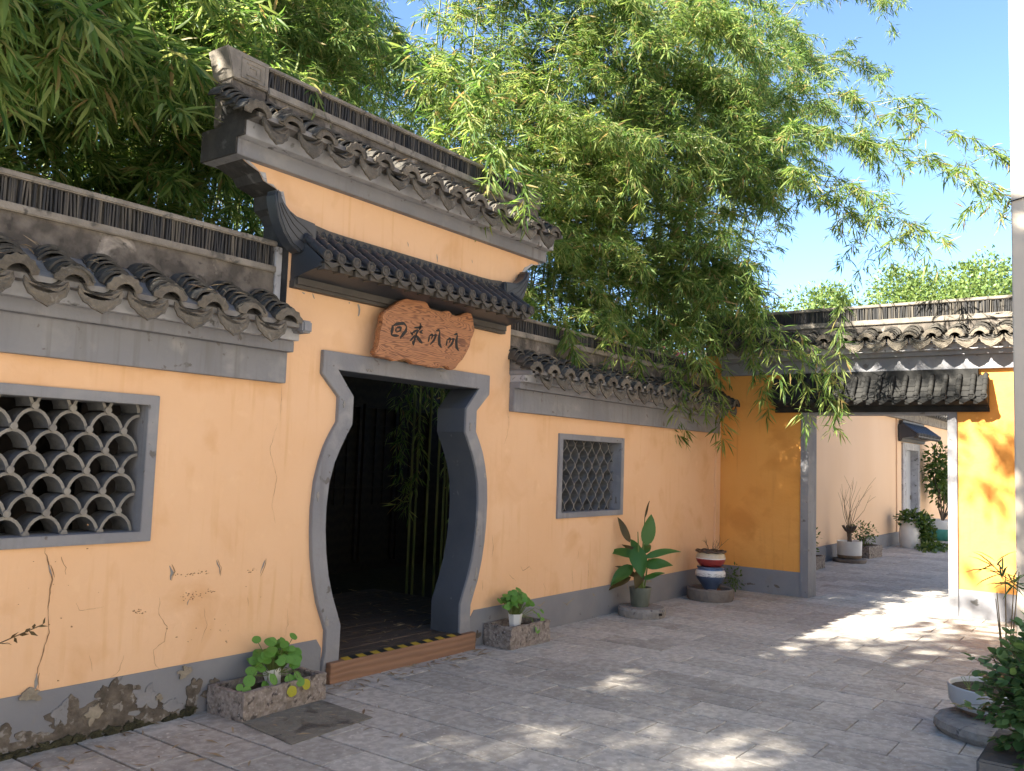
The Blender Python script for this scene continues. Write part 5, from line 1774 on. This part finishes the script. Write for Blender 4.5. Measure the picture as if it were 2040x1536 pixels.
for (x, y, z, L_) in ((9.4, -.15, 3.5, 1.3), (9.7, -.35, 3.4, 1.5), (10.0, -.45, 3.6, 1.7), (10.2, -.7, 3.7, 1.3), (10.1, -.95, 3.6, 1.6), (10.0, -1.1, 3.4, 1.5), (10.3, -1.25, 3.3, 1.1), (10.2, -1.85, 3.7, 1.0), (9.2, .0, 3.5, 1.0), (9.8, -.2, 3.2, 1.2), (8.6, .0, 3.3, .7),
                      (8.1, .05, 3.3, .6), (7.1, .0, 3.1, .5), (9.6, -.25, 3.6, 1.4), (9.9, -.6, 3.9, 1.5), (10.3, -.55, 3.8, 1.6)):
    HG.append(((x, y, z), (rg.uniform(-.1, .3), rg.uniform(-.5, -.1), -.9), L_))
bamboo('drooping bamboo fronds hanging in front of the corner of the walls', [(9.4, .6, 3.9, .2, -1, .9), (9.8, .7, 4.1, .2, -1, 1.1), (10.2, .7, 4.2, .1, -1, 1.2)], 108, low=.6, nodes=14, k=6, tmpl=LEAF4, crad=.012, extra=HG, blen=(.4, .8))
bamboo('bamboo tip drooping over the right end of the gate roof', [(7.2, 1.1, 5.0, -.9, -.6, 1.3), (7.3, 1.5, 5.4, -.8, -.7, 1.7)], 109, low=.55, nodes=16, k=5, crad=.012,
       extra=[((6.0, .1, 4.5), (.0, -.5, -.8), .9), ((5.9, .0, 4.4), (.1, -.7, -.6), .8)])
bamboo('near bamboo leaves reaching in at the upper left corner', [(1.0, 2.5, 4.6, .25, -1, 2.5), (.6, 2.6, 5.0, .3, -1, 2.7), (1.6, 2.5, 4.4, .1, -1, 2.2), (2.2, 2.5, 4.4, .0, -1, 2.1), (2.8, 2.5, 4.5, .1, -1, 2.0), (1.9, 2.5, 4.2, .1, -1, 1.8)], 110, low=.60, nodes=30, L=(.17, .28), crad=.014)
bamboo('tall bamboo shading the courtyard beyond the left end of the wall', grove(27, (-8.0, -1.3), (2.5, 3.6), (6.4, 9.4), -85, (1.8, 4.6), 25), 111, low=.42, nodes=23, extra=fringe(90, (-4.6, -.9), (-.7, 1.7), (5.6, 8.2), (.6, 1.1)), k=5, tmpl=LEAF4, blen=(.6, 1.2), L=(.16, .27))
print('BAMBOO LEAVES', bamboo.count)


# ------------------------------------------------------------------ trees far behind
def tree(label, loc, H, cr, seed, n=11000):
    T = thing('broadleaf_tree', label, 'tree', loc, 0, 'trees beyond the cross wall')
    r = random.Random(seed)
    q = MB()
    q.tube([(0, 0, -.1), (.1, 0, H * .25), (.0, .1, H * .5)], [.32, .26, .2], 9)
    q.build('trunk', 'bark', T, smooth=50)
    q = MB()
    lobes = []
    for i in range(34):
        a = r.uniform(0, 6.283)
        el = r.uniform(-.5, 1.4)
        rr = cr * r.uniform(.45, .85)
        c = Vector((rr * math.cos(a) * math.cos(el), rr * math.sin(a) * math.cos(el), H * .68 + (H * .26) * math.sin(el)))
        lobes.append((c, cr * r.uniform(.22, .36)))
        if i < 14:
            q.tube([(0, .05, H * .4), (c.x * .5, c.y * .5, H * .45 + (c.z - H * .45) * .6), tuple(c)], [.11, .07, .03], 5)
    q.build('limbs', 'bark', T)
    rn = np.random.default_rng(seed)
    ci = rn.integers(0, len(lobes), n)
    C = np.array([l[0] for l in lobes])[ci]
    Rd = np.array([l[1] for l in lobes])[ci]
    u = rn.normal(size=(n, 3))
    u /= np.linalg.norm(u, axis=1, keepdims=True)
    P = C + u * Rd[:, None] * (rn.random(n)[:, None] ** .3)
    D = u + rn.normal(size=(n, 3)) * .6
    N = u * .8 + rn.normal(size=(n, 3)) * .5 + (0, 0, .7)
    Ln = rn.uniform(.15, .28, n)
    tag(link('crown', leaf_mesh('crown', P, D, N, Ln, Ln * .5, LEAF4, 'tree'), T), kind='stuff')


tree('light green tree beyond the cross wall next to the cream pier', (46, 1.6, 0), 11.8, 4.2, 1)
tree('light green tree beyond the cross wall in the middle of the tree line', (48, 5.6, 0), 12.0, 4.0, 2)
tree('lower light green tree beyond the cross wall beside the bamboo', (45, 9.2, 0), 10.6, 3.8, 3)
tree('pale tree half hidden behind the bamboo sprays', (40, 13.5, 0), 10.4, 4.2, 4)
tree('tall leafy tree outside the left edge that shades the paving', (-1.7, -1.0, 0), 12.5, 3.0, 9, 13000)
FS = thing('flowering_shrub', 'pink flowering shrub glimpsed through the bamboo above the right wall', 'shrub', (12.6, 1.9, 0))
q = MB()
for i in range(6):
    a = i * 1.05
    q.tube([(0, 0, 0), (.2 * math.cos(a), .2 * math.sin(a), 1.4), (.5 * math.cos(a), .5 * math.sin(a), 2.9)], [.03, .022, .01], 5)
q.build('stems', 'bark', FS)
bush(FS, (0, 0, 3.1), (.8, .8, .7), 600, .10, .05, 41, 'ivy', shell=.2)
bush(FS, (0, 0, 3.3), (.8, .8, .6), 220, .07, .06, 42, 'petal', 'pink_blossom', shell=.5)

for T_, xr, yr, zf, n_, rt_ in ((WL, (1.6, 3.7), (-.24, .0), lambda y: 2.50 + (y + .25) * .55, 40, 0), (WG, (3.5, 6.7), (-.22, .0), lambda y: 3.75 + (y + .25) * .55, 50, 0), (WR, (6.6, 10.9), (-.22, .0), lambda y: 2.46 + (y + .25) * .55, 110, 0)):
    rr_ = np.random.default_rng(n_)
    X, Y = rr_.uniform(*xr, n_), rr_.uniform(*yr, n_)
    P = np.stack([X, Y, np.array([zf(v) for v in Y]) + rr_.uniform(-.005, .012, n_)], 1)
    A_ = rr_.uniform(0, 6.283, n_)
    D = np.stack([np.cos(A_), np.sin(A_), rr_.normal(0, .3, n_)], 1)
    Ln = rr_.uniform(.05, .13, n_)
    tag(link('leaf_litter', leaf_mesh('leaf_litter', P, D, rr_.normal(size=(n_, 3)) * .5 + (0, -.3, 1), Ln, Ln * .12, LEAF4, 'straw'), T_), kind='stuff')

# ------------------------------------------------------------------ fallen leaves
rf = np.random.default_rng(77)
n = 260
x = np.concatenate([rf.uniform(2.0, 4.3, 80), rf.uniform(4.2, 6.2, 70), rf.uniform(2, 10, 110)])
y = np.concatenate([-np.abs(rf.normal(0, .5, 80)) - .05, -np.abs(rf.normal(0, .12, 70)) - .1, -rf.uniform(.1, 4, 110)])
z = np.full(n, .006)
P = np.stack([x, y, z], 1)
a = rf.uniform(0, 6.283, n)
D = np.stack([np.cos(a), np.sin(a), rf.uniform(-.02, .12, n)], 1)
Ln = np.where(np.arange(n) < 150, rf.uniform(.06, .16, n), rf.uniform(.02, .05, n))
tag(link('fallen_leaves', leaf_mesh('fallen_leaves', P, D, rf.normal(size=(n, 3)) * .25 + (0, 0, 1), Ln, Ln * .13, LEAF4, 'straw')), 'dry fallen bamboo leaves scattered on the grey paving', 'leaves', kind='stuff')
n = 160
P = np.stack([rf.uniform(4.5, 7.0, n), rf.uniform(.1, 2.6, n), np.full(n, .138)], 1)
a = rf.uniform(0, 6.283, n)
D = np.stack([np.cos(a), np.sin(a), rf.uniform(-.02, .1, n)], 1)
Ln = rf.uniform(.06, .15, n)
tag(link('fallen_leaves', leaf_mesh('fallen_leaves', P, D, rf.normal(size=(n, 3)) * .25 + (0, 0, 1), Ln, Ln * .13, LEAF4, 'straw')), 'dry fallen leaves lying on the dark plank deck inside the doorway', 'leaves', kind='stuff')
